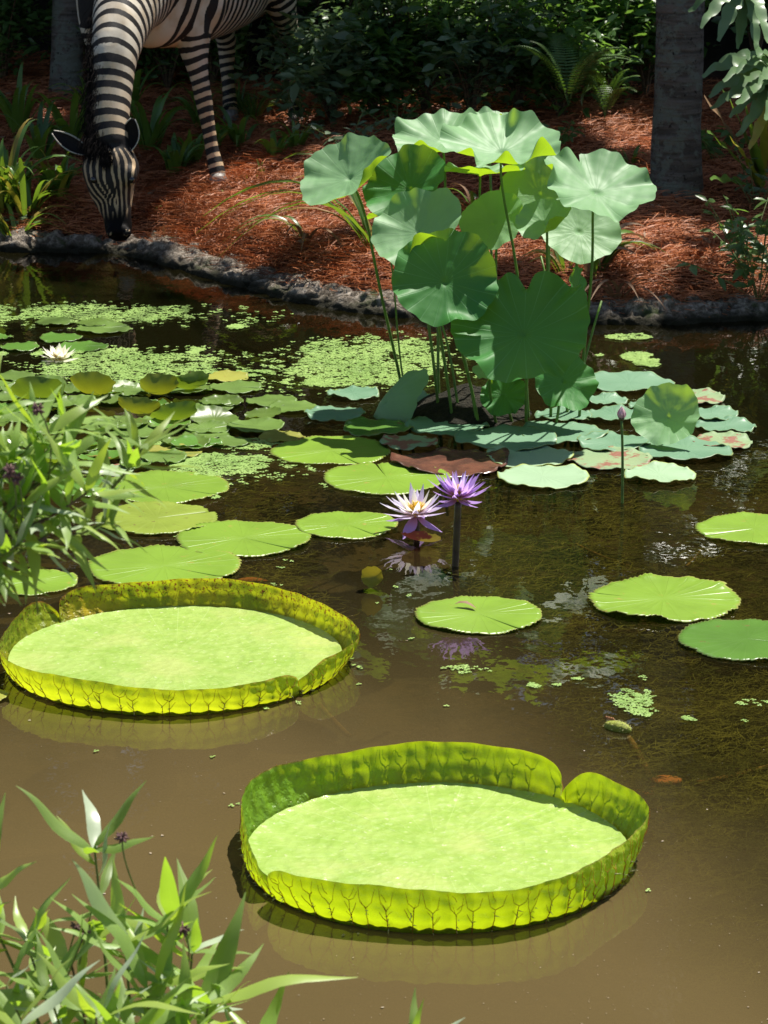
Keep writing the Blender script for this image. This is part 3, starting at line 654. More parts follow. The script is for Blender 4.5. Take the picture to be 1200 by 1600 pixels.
def nv(tc, rt=0.0):          # upper side leans tc degrees to the viewer, rt degrees to the picture's right
    a, b = math.radians(tc), math.radians(rt); return np.array([math.sin(b), -math.sin(a)*math.cos(b), math.cos(a)*math.cos(b)])
LT = 'lotus leaf '
lotus_leaf('bright lotus leaf at the far left of the stand, edge folded up in front', 545, 278, 146, 8.5, nv(32, -24), (655, 612), cup=.24, ruf=.07, lips=((-40, .42, .32), (-95, .22, .15)), seed=2, spin=0)
lotus_leaf('highest lotus leaf at the back left, yellow green folds along its front edge', 692, 222, 150, 8.75, nv(18, -6), (690, 640), cup=.20, ruf=.10, lips=((-20, .22, .28), (-60, .2, .2), (-112, .26, .26)), seed=3, k=8)
lotus_leaf('small lotus leaf peeking out behind the two topmost leaves', 770, 200, 90, 9.0, nv(14, 8), (780, 625), cup=.26, ruf=.12, lips=((-80, .4, .4),), seed=4, k=6)
lotus_leaf('broad topmost lotus leaf in the middle with a folded crease', 784, 238, 178, 8.5, nv(19, 3), (838, 655), cup=.22, ruf=.10, lips=((-48, .3, .30), (-88, .18, .22), (-128, .16, .18), (75, .12, .3)), seed=5, k=7)
lotus_leaf('lotus leaf seen from below behind the broad topmost one', 750, 272, 128, 8.7, nv(-8, 0), (765, 640), cup=.15, ruf=.10, seed=6, k=6)
lotus_leaf('dark green lotus leaf with bright folded lower edge, under the back left leaf', 640, 296, 132, 8.55, nv(48, -20), (700, 650), 'lotusshade', cup=.22, ruf=.05, lips=((-60, .8, .28),), seed=7, k=5)
lotus_leaf('tilted lotus leaf with a half folded front, above the round dark leaf', 657, 364, 142, 8.35, nv(40, -22), (720, 655), cup=.26, ruf=.08, lips=((-90, .42, .5),), seed=8, spin=20, k=6)
lotus_leaf('greyish lotus leaf hanging steeply behind the torn right leaf', 843, 305, 120, 8.65, nv(50, -26), (870, 645), cup=.22, ruf=.05, seed=9, k=5, ell=1.15)
lotus_leaf('bright lotus leaf at the right of the stand with a tear in its back edge', 932, 300, 172, 8.3, nv(25, 10), (900, 648), cup=.20, ruf=.09, k=8, tear=112, lips=((-40, .2, .15), (180, .2, .2)), seed=10)
lotus_leaf('lotus leaf just under the torn right leaf', 905, 362, 122, 8.5, nv(42, 8), (893, 640), cup=.10, ruf=.05, seed=11, k=5)
lotus_leaf('small bright lotus leaf folded in front of the greyish one', 852, 350, 86, 8.3, nv(32, -18), (862, 652), cup=.30, ruf=.08, lips=((-55, .5, .45),), seed=12, k=5)
lotus_leaf('small lotus leaf in the middle gap of the stand', 772, 348, 98, 8.6, nv(50, -20), (785, 640), cup=.18, ruf=.06, seed=13, k=5)
lotus_leaf('round dark lotus leaf facing the camera, left of the largest', 695, 440, 156, 8.2, nv(60, 4), (765, 655), 'lotusshade', cup=.16, ruf=.035, seed=14, k=6, sad=.06, lips=((-75, .3, .2),))
lotus_leaf('largest dark lotus leaf with sun flecks, low in the middle', 818, 522, 202, 8.15, nv(50, -8), (840, 652), 'lotusshade', lob=1.5, ell=.9, sad=.10, cup=.22, ruf=.05, seed=41, k=7, lips=((85, .10, -.25), (-60, .3, -.10)))
lotus_leaf('olive lotus leaf standing upright right of the largest dark leaf', 900, 457, 62, 8.4, nv(60, 62), (905, 640), 'lotusshade', cup=.14, ruf=.04, seed=16, ell=1.25)
lotus_leaf('low dark lotus leaf under the right side of the largest', 880, 596, 100, 8.3, nv(50, 18), (862, 655), 'lotusshade', cup=.12, ruf=.06, seed=17, k=4)
lotus_leaf('low dark lotus leaf close to the stem feet', 788, 618, 70, 8.35, nv(54, -10), (795, 655), 'lotusshade', cup=.16, ruf=.05, seed=18)
lotus_leaf('small bright flat lotus leaf under the largest dark leaf', 766, 582, 54, 8.3, nv(14, 4), (778, 655), cup=.08, ruf=.05, seed=19)
lotus_leaf('drooping lotus leaf folded down to the water, left foot of the stand', 602, 628, 140, 8.45, nv(38, -48), (640, 640), cup=-.10, ruf=.05, seed=20, ell=.62, spin=32, droop=.25)
lotus_leaf('lone raised lotus leaf at the right, behind the pink bud', 1044, 652, 102, 8.1, nv(50, -18), (985, 690), cup=.26, ruf=.07, lips=((60, .3, .1),), seed=21, k=6, spin=0)
lotus_leaf('small curled yellow green lotus leaf under the dark left leaf', 588, 338, 36, 8.6, nv(-20, -30), (655, 625), cup=.3, ruf=.05, seed=22, sr=.003)
# thin young stems without leaves are bare stalks
for i_, (x0, y0, x1, y1, d_) in enumerate([(728, 655, 690, 505, 8.5), (760, 665, 706, 490, 8.4), (900, 655, 845, 400, 8.6), (872, 650, 940, 470, 8.6)]):
    f = W(x0, y0, 0); pts = bez([f[0], f[1], -.2], (f+P(x1, y1, d_))/2+[.01, 0, 0], P(x1, y1, d_), 10)
    props(mk('lotus_stalk', *tube(pts, np.linspace(.0045, .003, 10), 8), MAT['stem'], None, loc=f), 'bare green lotus stalk '+['at the left foot of the stand', 'behind the round dark leaf', 'between the small folded leaf and the largest dark one', 'leaning right behind the olive leaf'][i_], 'lotus stalk', 'bare lotus stalks')
# earth mound out of which the stems rise
a = np.linspace(0, 2*np.pi, 48, endpoint=False)[None]; r = np.linspace(0, 1, 14)[:, None]; c = W(735, 640, 0)
q = np.stack([r*np.cos(a)*.19, r*np.sin(a)*.26, .075*(1-r**1.6)-.012+0*a], -1); q[..., 2] += .012*fbm(q, 20, 3); q += c
i = np.arange(13)[:, None]*48; j = np.arange(48)[None]
props(mk('root_mound', q.reshape(-1, 3), [np.stack([i+j, i+48+j, i+48+(j+1) % 48, i+(j+1) % 48], -1).reshape(-1, 4)], plain('wet_root_mass', (.03, .025, .015), (.012, .012, .006), .8, .2, 60, 1, .03), None, loc=c), 'dark root mound in the water at the foot of the lotus stems', 'root mound')
# pink lotus bud on its stalk
c = W(972, 786, 0); tip = P(971, 655, float(c[1])); t = root('lotus_bud', 'pink pointed lotus bud on a tall bare stalk', 'lotus bud', c)
mk('stem', *tube(bez(c-[0, 0, .2], (c+tip)/2+[.006, 0, 0], tip, 10), np.linspace(.0042, .0032, 10), 8), MAT['stem'], t)
pk = leafy('bud_pink', (.80, .55, .60), None, (.8, .5, .6), .2, .5, .3, .3, dark=(.6, .42, .42))
a = np.linspace(0, 2*np.pi, 16, endpoint=False)
for k in range(5):
    th = np.linspace(0, 1, 8); az = k*2*np.pi/5; rad = .0105*np.sin(np.pi*(.12+.88*th)**.9)+.0005; hh = .034*th
    pts = np.stack([np.cos(az)*rad*.9, np.sin(az)*rad*.9, hh], 1)+tip
    V, F, uv = blade(pts, rad*.95+.0004, np.array([-np.sin(az), np.cos(az), 0]), -.35); mk('petal', V, F, pk, t, uv=uv)
mk('sepal', *tube(np.array([tip-[0, 0, .004], tip, tip+[0, 0, .006]]), [.0035, .0075, .008], 10), plain('sepal_green', (.2, .2, .1)), t)

# ------------------------------------------------------------------ water lily flowers
def petalmat(name, base, tip, trans):
    N = NT(name); sp = N.n('SeparateXYZ'); N.set(sp.inputs[0], N.n('UVMap').outputs[0]); v = sp.outputs[1]
    c = N.mix(N.rng(v, .0, .55), base, tip); p = pbsdf(N, c, .5, .3, N.bump(N.noise(200, 3), .3, .001)); tr = N.n('BsdfTranslucent'); N.set(tr.inputs[0], N.mix(N.rng(v, 0, .6), base, trans))
    m = N.n('MixShader'); m.inputs[0].default_value = .52; N.set(m.inputs[1], p); N.set(m.inputs[2], tr.outputs[0]); return N.done(m.outputs[0])
MAT['purple'] = petalmat('petal_purple', (.70, .30, .42), (.50, .32, .74), (.68, .45, .9))
MAT['lilac'] = petalmat('petal_lilac', (.80, .55, .62), (.72, .62, .88), (.85, .75, .98))
MAT['white'] = petalmat('petal_white', (.85, .80, .5), (.92, .90, .78), (.95, .92, .75))
MAT['stamen'] = plain('stamen_yellow', (.75, .55, .06), (.7, .4, .05), .5, .3, 80)
def petal_mesh(L, wdt, curl, mat, nm='petal'):
    u = np.linspace(0, 1, 10); wv = wdt*np.sin(np.pi*np.clip(u*.93+.05, 0, 1)**.85)**1.1+.0002
    pts = np.stack([L*u, 0*u, L*curl*u**2], 1); V, F, uv = blade(pts, wv, np.array([0, 1., 0]), .35); return mesh_of(nm, V, F, mat, uv=uv)
def flower(label, px, py, dist_from, Rp, rows, mat, stemfoot=None, stamen=True, tilt=(0, 0), name='water_lily_flower', sepmat=None, stm='stemdark', group=None):
    foot = W(stemfoot[0], stemfoot[1], 0); c = P(px, py, float(foot[1])); R = Rp*mpp(c)
    t = root(name, label, 'water lily', foot, group); rg = np.random.default_rng(int(px))
    base = np.array(Matrix.Rotation(math.radians(tilt[0]), 3, 'X') @ Matrix.Rotation(math.radians(tilt[1]), 3, 'Y'))
    for n, el, L, wd, curl, mm in rows:
        me = petal_mesh(R*L, R*wd, curl, MAT[mm]); off = rg.uniform(0, 6.28)
        for k in range(n):
            az = off+k*2*np.pi/n+rg.normal(0, .07); e = math.radians(el+rg.normal(0, 5)); s_ = 1+rg.normal(0, .06)
            x = np.array([math.cos(az)*math.cos(e), math.sin(az)*math.cos(e), math.sin(e)]); y = np.array([-math.sin(az), math.cos(az), 0]); y = y+np.cross(x, y)*rg.normal(0, .15); y -= x*(x@y); y /= np.linalg.norm(y)
            Rm = base @ np.stack([x, y, np.cross(x, y)], 1); inst('petal', me, t, M4(Rm, c+base@(x*R*.05), s_))
    if stamen:
        pr = []
        for k in range(60):
            az = rg.uniform(0, 6.28); e = math.radians(rg.uniform(35, 85)); L = R*rg.uniform(.28, .42); d = base@np.array([math.cos(az)*math.cos(e), math.sin(az)*math.cos(e), math.sin(e)])
            pr.append(tube(np.array([c, c+d*L*.5, c+d*L]), [R*.02, R*.025, R*.012], 4))
        props(mk('stamens', *joinVF(pr), MAT['stamen'], t), kind='stuff')
    mk('receptacle', *tube(np.array([c-[0, 0, R*.14], c-[0, 0, R*.02], c+[0, 0, R*.05]]), [R*.06, R*.13, R*.14], 12), MAT['stamen'], t)
    if stemfoot[1] > py+20: mk('stem', *tube(bez(foot-[0, 0, .25], (foot+c)/2+[.004, 0, 0], c-[0, 0, R*.1], 12), .0085 if Rp > 44 else .006, 10), MAT[stm], t)
    return t
flower('upper deep violet water lily on a dark thick stem', 716, 778, None, 52, [(4, -12, .98, .16, .10, 'purple'), (9, 14, .98, .095, .15, 'purple'), (12, 32, .95, .085, .12, 'purple'), (12, 52, .85, .075, .0, 'purple'), (9, 68, .72, .07, -.05, 'lilac')], 'purple', (706, 884), True, (0, 4), group='purple water lilies')
flower('lower pale lilac water lily with open yellow centre', 649, 803, None, 54, [(4, -22, .95, .17, .06, 'purple'), (9, 8, 1.0, .10, .12, 'lilac'), (10, 24, .92, .095, .14, 'lilac'), (9, 42, .74, .085, .05, 'white')], 'lilac', (652, 834), True, (8, -2), group='purple water lilies', stm='stemdark')
flower('white water lily with yellow centre floating among small pads', 92, 561, None, 32, [(7, 3, 1.0, .17, .1, 'white'), (8, 24, .95, .16, .1, 'white'), (8, 45, .8, .14, .0, 'white'), (6, 62, .62, .12, 0, 'white')], 'white', (92, 566), True)
# curled brown leaf between flower and water, small curled leaves
pad(657, 850, 62, leafy('curled_brown_leaf', (.26, .12, .06), (.24, .26, .04), (.4, .3, .05), .25, .4, .5, .5, spot=((.16, .04, .03), 20, .5)), 'curled reddish brown lily leaf standing in the water under the lower purple flower', tilt=(-22, 8), fold=.5, cup=.2, roll=-math.pi/2, ell=.7, name='curled_lily_leaf')['category'] = 'curled leaf'
pad(583, 914, 34, MAT['padyellow'], 'tiny orange brown rolled leaf standing in open water below the flowers', tilt=(58, -10), fold=1.2, cup=.6, roll=1.9, name='rolled_leaf', lobes=.05)['category'] = 'curled leaf'
c = W(735, 948, .012)
V, F, uv = blade(c+np.array([[-.045, .014, .004], [-.03, .017, .012], [-.01, .012, .014], [.006, -.002, .008], [.016, -.02, .002]])*.8, np.array([.001, .007, .01, .008, .001])*.8, np.array([0, 1., 0]), .5)
props(mk('fallen_leaf', V, F, MAT['dry'], None, loc=c, uv=uv), 'brown dry leaf lying on the lone pad below the purple flowers', 'fallen leaf')
# fuzzy olive bud just under the surface with its stalk, orange young leaves under water
c = W(965, 1140, .0); a = np.linspace(0, 2*np.pi, 20, endpoint=False)
t = root('giant_lily_bud', 'spiny olive young giant lily leaf rolled up at the water surface, striped at one end', 'leaf bud', c)
MAT['bud'] = plain('spiny_olive_bud', (.30, .34, .05), (.20, .22, .03), .6, .3, 120, .8, .004); MAT['budstem'] = plain('submerged_stalk', (.34, .22, .05), (.2, .12, .03), .7, .2, 60)
ax = np.array([.80, -.60, 0.]); u = np.linspace(-1, 1, 12); pts = c+ax*u[:, None]*.032+np.array([0, 0, .004])
mk('body', *tube(pts, .0145*np.sqrt(np.clip(1-u**2, .02, 1)), 14), MAT['bud'], t)
pr = [tube(np.array([pts[2]+[0, 0, .010]+ax*k*.004, pts[2]+[-.006, .008, .017]+ax*k*.004, pts[2]+[-.012, .010, .012]+ax*k*.004]), [.0016, .0016, .0008], 5) for k in range(5)]
props(mk('folds', *joinVF(pr), plain('bud_fold_brown', (.3, .13, .05)), t), kind='stuff')
pr = []
for k in range(160):
    az, e = rng.uniform(0, 6.28), rng.integers(1, 11); sd_ = np.cross(ax, [0, 0, 1.]); d = sd_*math.cos(az)+np.array([0, 0, 1.])*math.sin(az); rr = .0145*math.sqrt(max(.02, 1-u[e]**2)); p0 = pts[e]+d*rr
    pr.append(tube(np.array([p0, p0+(d+rng.normal(0, .3, 3))*.004]), [.0006, .0001], 3, False))
props(mk('spines', *joinVF(pr), MAT['spine'], t), kind='stuff')
mk('stalk', *tube(bez(c+ax*.02-[0, 0, .008], c+[.055, -.10, -.03], c+[.075, -.30, -.12], 12), .0075, 8), MAT['budstem'], t)
MAT['ored'] = plain('submerged_orange', (.70, .25, .06), (.5, .2, .05), .7, .2, 30)
for px, py, wp, ell, lab, zz in [(1041, 1218, 50, .8, 'rounded orange young leaf under the water right of the near giant pad', -.012), (1004, 1238, 36, .8, 'dim orange young leaf under the water at the near giant pad', -.05), (392, 907, 52, .3, 'long orange leaf shape under the water behind the yellow giant pad', -.012), (487, 1062, 40, .5, 'olive young leaf under water right of the yellow giant pad', -.03)]:
    c = W(px, py, zz); R = wp/2*mpp(c); q = []; a = np.linspace(0, 2*np.pi, 28, endpoint=False); rr = np.linspace(0, 1, 7)
    q = np.stack([rr[:, None]*np.cos(a)*R, rr[:, None]*np.sin(a)*R*ell, (1-rr[:, None]**2)*R*.2+0*a], -1)+c
    i = np.arange(6)[:, None]*28; j = np.arange(28)[None]
    o = mk('submerged_leaf', q.reshape(-1, 3), [np.stack([i+j, i+28+j, i+28+(j+1) % 28, i+(j+1) % 28], -1).reshape(-1, 4)], MAT['ored'], None, loc=c); props(o, lab, 'submerged leaf', 'young leaves under the water')
    o.modifiers.new('thick', 'SOLIDIFY').thickness = .003
for a_, b_, lab in [((1090, 1224), (1230, 1190), 'orange brown stalk lying under the water at the right edge'), ((545, 1150), (470, 1068), 'pale stalk under water beside the yellow giant pad'), ((900, 850), (985, 885), 'reddish stalk under water right of the bud stem'), ((1072, 885), (1096, 858), 'short red stalk under water at the right')]:
    p0, p1 = W(*a_, -.012), W(*b_, -.03)
    props(mk('submerged_stalk', *tube(bez(p0, (p0+p1)/2+[0, .01, -.01], p1, 10), .006 if 'short' not in lab and 'red' not in lab else .003, 8), MAT['budstem'], None, loc=p0), lab, 'stalk', 'stalks under the water')

# ------------------------------------------------------------------ floating fern (duckweed) rafts, under-water weed, specks
def inell(n, cx, cy, rx, ry, dens_noise=None, thr=-.1, rot=0):
    out = []
    for it_ in range(30):
        if len(out) >= n: break
        thr -= .04 if it_ > 2 else 0
        a = rng.uniform(-1, 1, (n*3, 2)); rr = np.hypot(a[:, 0], a[:, 1]); a = a[rr < 1.0]; rr = rr[rr < 1]
        X = cx+rx*a[:, 0]; Yp = cy+ry*a[:, 1]+rot*(a[:, 0]*rx); pp = np.array([W(x_, y_, 0) for x_, y_ in zip(X, Yp)])
        nz = fbm(pp*[1, .6, 1], 5.0, 4)+.35*fbm(pp, 18, 2); k = nz > thr+1.5*np.maximum(0, rr-.55)
        out += list(pp[k])
    return out[:n]
tv = []; tf = []
for (ox, oy, sc) in [(-.55, 0, 1), (.55, .1, .95), (.05, .95, .7)]:
    b = len(tv); tv += [(ox, oy, .12)] + [(ox+.58*sc*math.cos(k*math.pi/3), oy+.5*sc*math.sin(k*math.pi/3), 0.0) for k in range(6)]
    tf += [(b, b+1+k, b+1+(k+1) % 6) for k in range(6)]
def raft(pts, s, label, lift=.003, d='duckweed'):
    pts = np.array(pts); n = len(pts); pts[:, 2] = lift+rng.uniform(0, .002, n)
    V, F = scatter(tv, np.array(tf), rots(n, .10), pts, rng.uniform(.7, 1.25, n)*s)
    props(mk('floating_fern', V, F, MAT['duckweed'], None, attrs={'var': np.repeat(rng.uniform(0, 1, n), len(tv))}), label, 'duckweed', kind='stuff')
raft(inell(1350, 140, 491, 250, 15, thr=-.45)+inell(260, 170, 494, 300, 22, thr=-1)+inell(240, 345, 510, 50, 8), .0085, 'strip of pale green floating fern across the dark water at the far left')
raft(inell(1750, 190, 572, 190, 27, thr=-.35)+inell(380, 210, 574, 230, 36, thr=-1)+inell(250, 395, 585, 60, 8)+inell(260, 290, 548, 40, 8)+inell(300, 30, 556, 50, 9), .0085, 'green raft of floating fern round the white flower')
raft(inell(2300, 575, 566, 195, 38, thr=-.3, rot=-.06)+inell(420, 570, 570, 230, 50, thr=-1, rot=-.06), .0085, 'large green raft of floating fern left of the lotus stand')
raft(inell(800, 345, 730, 115, 20, thr=-.25)+inell(160, 345, 732, 150, 30, thr=-1)+inell(330, 370, 696, 75, 10)+inell(400, 180, 690, 160, 24)+inell(350, 280, 722, 60, 12)+inell(60, 330, 778, 18, 4), .0075, 'broken raft of floating fern before the small pads')
raft(inell(600, 1030, 561, 120, 17, thr=.05)+inell(200, 985, 528, 60, 6, thr=.1)+inell(200, 460, 598, 60, 7), .0075, 'thin dark scatter of floating fern right behind the lotus stand')
raft(inell(150, 995, 1105, 55, 20, thr=-.3, rot=.12)+inell(50, 985, 1092, 52, 16, thr=-.3)+inell(22, 1080, 1128, 28, 8, rot=.2), .0062, 'cluster of floating fern leaflets in open water by the spiny bud')
raft(inell(30, 738, 1048, 46, 6, thr=-.3)+inell(22, 850, 1072, 38, 7)+inell(9, 902, 1063, 12, 4)+inell(14, 1175, 1100, 28, 7)+inell(4, 1005, 1062, 8, 5)+inell(3, 1165, 1128, 8, 3), .006, 'small loose groups of floating fern leaflets on open brown water')
si = [(608, 892), (620, 918), (643, 932), (500, 757), (509, 760), (430, 915), (440, 888), (450, 878), (555, 1042), (562, 1045), (548, 1030), (415, 1108), (462, 1100), (380, 1258), (369, 1261), (332, 1183), (148, 1178), (697, 1105), (590, 945), (502, 700), (505, 688), (280, 840), (475, 842), (495, 838), (190, 792), (1120, 990), (640, 1000), (1010, 1395), (555, 1070)]
raft([W(a_, b_, 0)+rng.normal(0, .006, 3)*[1, 1, 0] for a_, b_ in si for _ in range(rng.integers(1, 4))], .006, 'single floating fern leaflets strewn over the pond')
# specks of pollen and debris
n = 800; sp_ = np.array([W(x_, y_, .0015) for x_, y_ in zip(rng.uniform(-20, 1220, n), 1600-700*rng.uniform(0, 1, n)**1.3)])
k = fbm(sp_*[1, .7, 1], 4, 4) > rng.uniform(-.5, .5, n); sp_ = sp_[k]; n = len(sp_)
V, F = scatter([(-1, -.5, 0), (1, -.6, 0), (.8, .6, .2), (-.7, .5, 0)], np.array([(0, 1, 2, 3)]), rots(n, .1), sp_, rng.uniform(.0004, .0013, n)*rng.choice([1, 1, 1, 1, 1, 3.0], n))
props(mk('water_specks', V, F, plain('pale_specks', (.36, .31, .24), (.2, .14, .08), .6, .3, 100), None), 'pale specks of pollen and debris on the brown water', 'specks', kind='stuff')
# water weed: matted strands at several depths
x_ = []; 
n = 52000; px_ = rng.uniform(350, 1320, n*2); py_ = rng.uniform(690, 1560, n*2)
B0 = np.array([W(a_, b_, 0) for a_, b_ in zip(px_, py_)])
dens = 1.5*fbm(B0*[1, .7, 1], 3.1, 4) + .9*sstep(600, 1150, px_) - .9*sstep(1180, 1420, py_)*(px_ < 1040) - 1.1*sstep(640, 560, px_)*sstep(930, 1010, py_) - 1.0*sstep(950, 1080, py_)*(px_ < 900)+.5
k = dens > rng.uniform(.2, .7, n*2); B0 = B0[k][:n]; n = len(B0)
V, F = strands(n, B0[:, 0], B0[:, 1], -.006-.08*rng.uniform(0, 1, n)**1.8, rng.uniform(.02, .075, n), rng.uniform(.0005, .0010, n), (-.02, .16), 2.2, 4)
V[:, 2] = np.minimum(V[:, 2], -.004)
props(mk('water_weed', V, F, MAT['weed'], None), 'matted olive water weed under the surface at the right', 'water weed', kind='stuff')
# ------------------------------------------------------------------ palms, and unseen trees added for shade and dark reflections
N = NT('palm_bark'); n1 = N.noise(14, 6, .65); n2 = N.noise(45, 6, .7); mp = N.n('Mapping'); N.set(mp.inputs[0], N.obj()); mp.inputs['Scale'].default_value = (1, 1, 9)
n3 = N.noise(6, 3, .5, mp.outputs[0]); c = N.mix(N.rng(n3, .35, .65), (.10, .085, .068), (.20, .17, .14)); c = N.mix(N.rng(n1, .46, .56), c, (.20, .21, .165)); c = N.mix(N.rng(n2, .58, .66), c, (.03, .022, .018))
MAT['bark'] = N.done(pbsdf(N, c, .85, .2, N.bump(N.math('ADD', N.math('ADD', n3, n2), n1), 1.0, .03)))
def trunk_mesh(base, top, r0, r1, rings=.10, n=28, seed=0, lean=0):
    m = 160; t = np.linspace(0, 1, m); base = np.asarray(base); top = np.asarray(top); L = np.linalg.norm(top-base)
    pts = base+(top-base)*t[:, None]; r = r0+(r1-r0)*t + r0*.22*np.exp(-t*L/.16)
    r = r*(1+.022*(((t*L/rings) % 1) < .16)+.018*np.sin(t*L*9+seed)); V, F = tube(pts, r, n, True); k = m*n
    q = V[:k]; cc = np.repeat(pts, n, 0); d = q-cc; d /= np.linalg.norm(d, axis=1)[:, None]
    V[:k] = q + d*(fbm(q, 10, 3)*r0*.05)[:, None]; return V, F
sv = np.array([SUN.x, SUN.y, SUN.z])
LIT = [(G(500, 345), .36), (G(430, 335), .27), (G(560, 395), .36), (G(300, 345), .20), (G(250, 330), .10), (G(620, 415), .24), (G(360, 385), .18), (G(250, 375), .10), (W(480, 452, .08), .22), (W(590, 472, .08), .25), (W(340, 415, .08), .14), (W(958, 478, .08), .14), (G(975, 208), .22), (G(930, 200), .16), (G(1005, 235), .12), (G(995, 378), .09), (G(940, 405), .12), (G(1060, 360), .05), (G(1130, 330), .05), (G(900, 420), .12), (G(740, 400), .18),
       (P(25, 250, 11.3), .34), (P(60, 320, 11.3), .28), (P(60, 210, 11.5), .2), (P(110, 300, 10.8), .10), (P(10, 350, 10.8), .12), (G(60, 340), .14), (P(100, 130, 13), .05), (P(95, 230, 11), .10),
       (P(190, 110, 11.1), .11), (P(205, 60, 11.3), .14), (P(195, 175, 11.0), .10), (P(205, 10, 11.3), .14), (P(150, 270, 10.8), .05), (P(208, 270, 10.8), .06), (P(195, 220, 10.9), .07), (P(325, 190, 11.6), .05), (P(300, 50, 11.7), .12), (P(340, 280, 11.5), .06), (P(390, 40, 11.9), .06), (P(270, 60, 11.4), .06),
       (P(560, 130, 12.7), .20), (P(700, 100, 12.7), .20), (P(480, 100, 12.8), .15), (P(760, 140, 12.7), .15), (P(610, 115, 12.7), .26), (P(660, 190, 12.6), .14), (P(500, 60, 12.8), .14), (P(820, 130, 12.7), .12), (P(620, 40, 12.9), .18), (P(560, 60, 12.7), .09), (P(690, 140, 12.7), .10), (P(520, 110, 12.6), .08), (P(540, 190, 12.4), .09), (P(740, 60, 12.9), .07), (P(860, 40, 12.9), .06), (P(900, 110, 12.6), .08), (P(470, 160, 12.4), .06),
       (P(1130, 25, 10.8), .34), (P(1165, 130, 10.7), .30), (P(1185, 180, 10.7), .20), (P(1125, 190, 10.8), .08), (P(1185, 215, 10.7), .06), (P(1190, 420, 10.2), .10), (P(1120, 240, 10.8), .05), (P(1032, 150, 11.6), .06)]
LIT += [(P(a_, b_, 12.8), r_) for a_, b_, r_ in zip(rng.uniform(460, 1000, 60), rng.uniform(-10, 215, 60), rng.uniform(.03, .10, 60))]
LIT += [(P(888, 110, 12.2), .07)]
LIT += [(G(a_, b_), r_) for a_, b_, r_ in zip(rng.uniform(0, 800, 26), rng.uniform(215, 420, 26), rng.uniform(.02, .07, 26))]
LIT += [(G(a_, b_), r_) for a_, b_, r_ in [(460, 300, .2), (390, 300, .16), (330, 380, .16), (450, 410, .2), (520, 300, .2), (600, 340, .25), (680, 380, .2)]]
LB = np.array([b for b, _ in LIT]); LR = np.array([r for _, r in LIT])
def lit_filter(C):  # opens gaps in the crowns so sun reaches the LIT spots
    C = np.asarray(C); keep = np.ones(len(C), bool); L = C-sv*(C[:, 2:3]-.1)/sv[2]
    jag = .35*fbm(L, 2.0, 3)
    edge = bank(L[:, 0])-.12 - .8*sstep(1.0, 2.2, L[:, 0]) + jag*.5
    keep &= L[:, 1] > edge
    nz = 1+.35*fbm(L, 9, 2)
    for b, r in zip(LB, LR):
        v = b-C; d = np.linalg.norm(v-(v@sv)[:, None]*sv, axis=1); keep &= d > (r+.05)*nz
    keep &= ~((L[:, 0] < -3.2) & (fbm(L, 1.1, 2) > .25))
    return keep
LT_V = np.array([(0, 0, 0), (.33, .22, .05), (.33, -.22, .05), (.72, .16, .0), (.72, -.16, .0), (1, 0, -.12), (.45, 0, -.01)])
LT_F = [np.array([(0, 6, 1), (0, 2, 6), (5, 3, 6), (5, 6, 4), (1, 6, 3), (2, 4, 6)])]
LQ_V = np.array([(0, 0, 0), (.5, .3, .06), (.5, -.3, .06), (1, 0, -.1)]); LQ_F = [np.array([(0, 2, 3, 1)])]
def tree(label, base, h, r0, crown_c, crown_r, nleaf, ls, tmat='bark', limbs=7, flt=True, shell=.0, name='added_shade_tree', group='unseen trees added to shade the far bank'):
    base = np.array(base, float); t = root(name, label, 'tree', base, group); cc = np.array(crown_c, float); cr = np.array(crown_r, float)
    top = np.array([cc[0], cc[1], cc[2]]); mk('trunk', *trunk_mesh(base-[0, 0, .1], base*[.4, .4, 0]+top*[.6, .6, 1.0], r0, r0*.4, n=14), MAT[tmat], t)
    st = base*[.5, .5, 0]+top*[.5, .5, .7]; pr = []
    for k in range(limbs):
        d = rng.normal(0, 1, 3); d[2] = abs(d[2])*.5; d /= np.linalg.norm(d); e = cc+d*cr*.8; pr.append(tube(bez(st, (st+e)/2+[0, 0, .4], e, 10), np.linspace(r0*.35, .012, 10), 6))
    mk('limbs', *joinVF(pr), MAT[tmat], t)
    nc = max(20, nleaf//45); d = rng.normal(0, 1, (nc, 3)); d /= np.linalg.norm(d, axis=1)[:, None]; rad = rng.uniform(shell, 1, nc)**.5; C0 = cc+d*cr*rad[:, None]
    Lp = C0[rng.integers(0, nc, nleaf)]+rng.normal(0, 1, (nleaf, 3))*np.minimum(.55, cr*.16)
    if flt: Lp = Lp[lit_filter(Lp)]
    Lp = Lp[Lp[:, 2] > .25]
    n = len(Lp); V, F = scatter(LQ_V-[.5, 0, 0], LQ_F, rots(n, .7), Lp, rng.uniform(.7, 1.3, n)*ls)
    props(mk('crown', V, F, MAT['canopy'], t, attrs={'var': np.repeat(rng.uniform(0, 1, n), 4)}), kind='stuff'); return t
SH = [((-.4, 15.2), (.15, 13.7, 5.2), (1.6, 1.4, .9)), ((-3.6, 15.5), (-2.6, 14.6, 5.6), (2.6, 2.3, 1.4)), ((.2, 16.6), (.6, 15.0, 6.0), (2.7, 2.6, 1.5)), ((3.4, 15.0), (2.9, 13.5, 4.9), (1.8, 1.5, .9)), ((4.4, 15.6), (3.9, 14.2, 5.4), (2.5, 2.6, 1.5)), ((-1.6, 19), (-1.0, 18.0, 6.4), (3.4, 2.4, 1.6)), ((3.6, 20), (3.2, 18.2, 6.2), (3.2, 2.4, 1.6)), ((-5.6, 18.5), (-5.5, 17.0, 5.6), (3.0, 3.0, 1.8)), ((7.5, 17), (7.2, 15.2, 5.2), (2.6, 3.0, 1.8))]
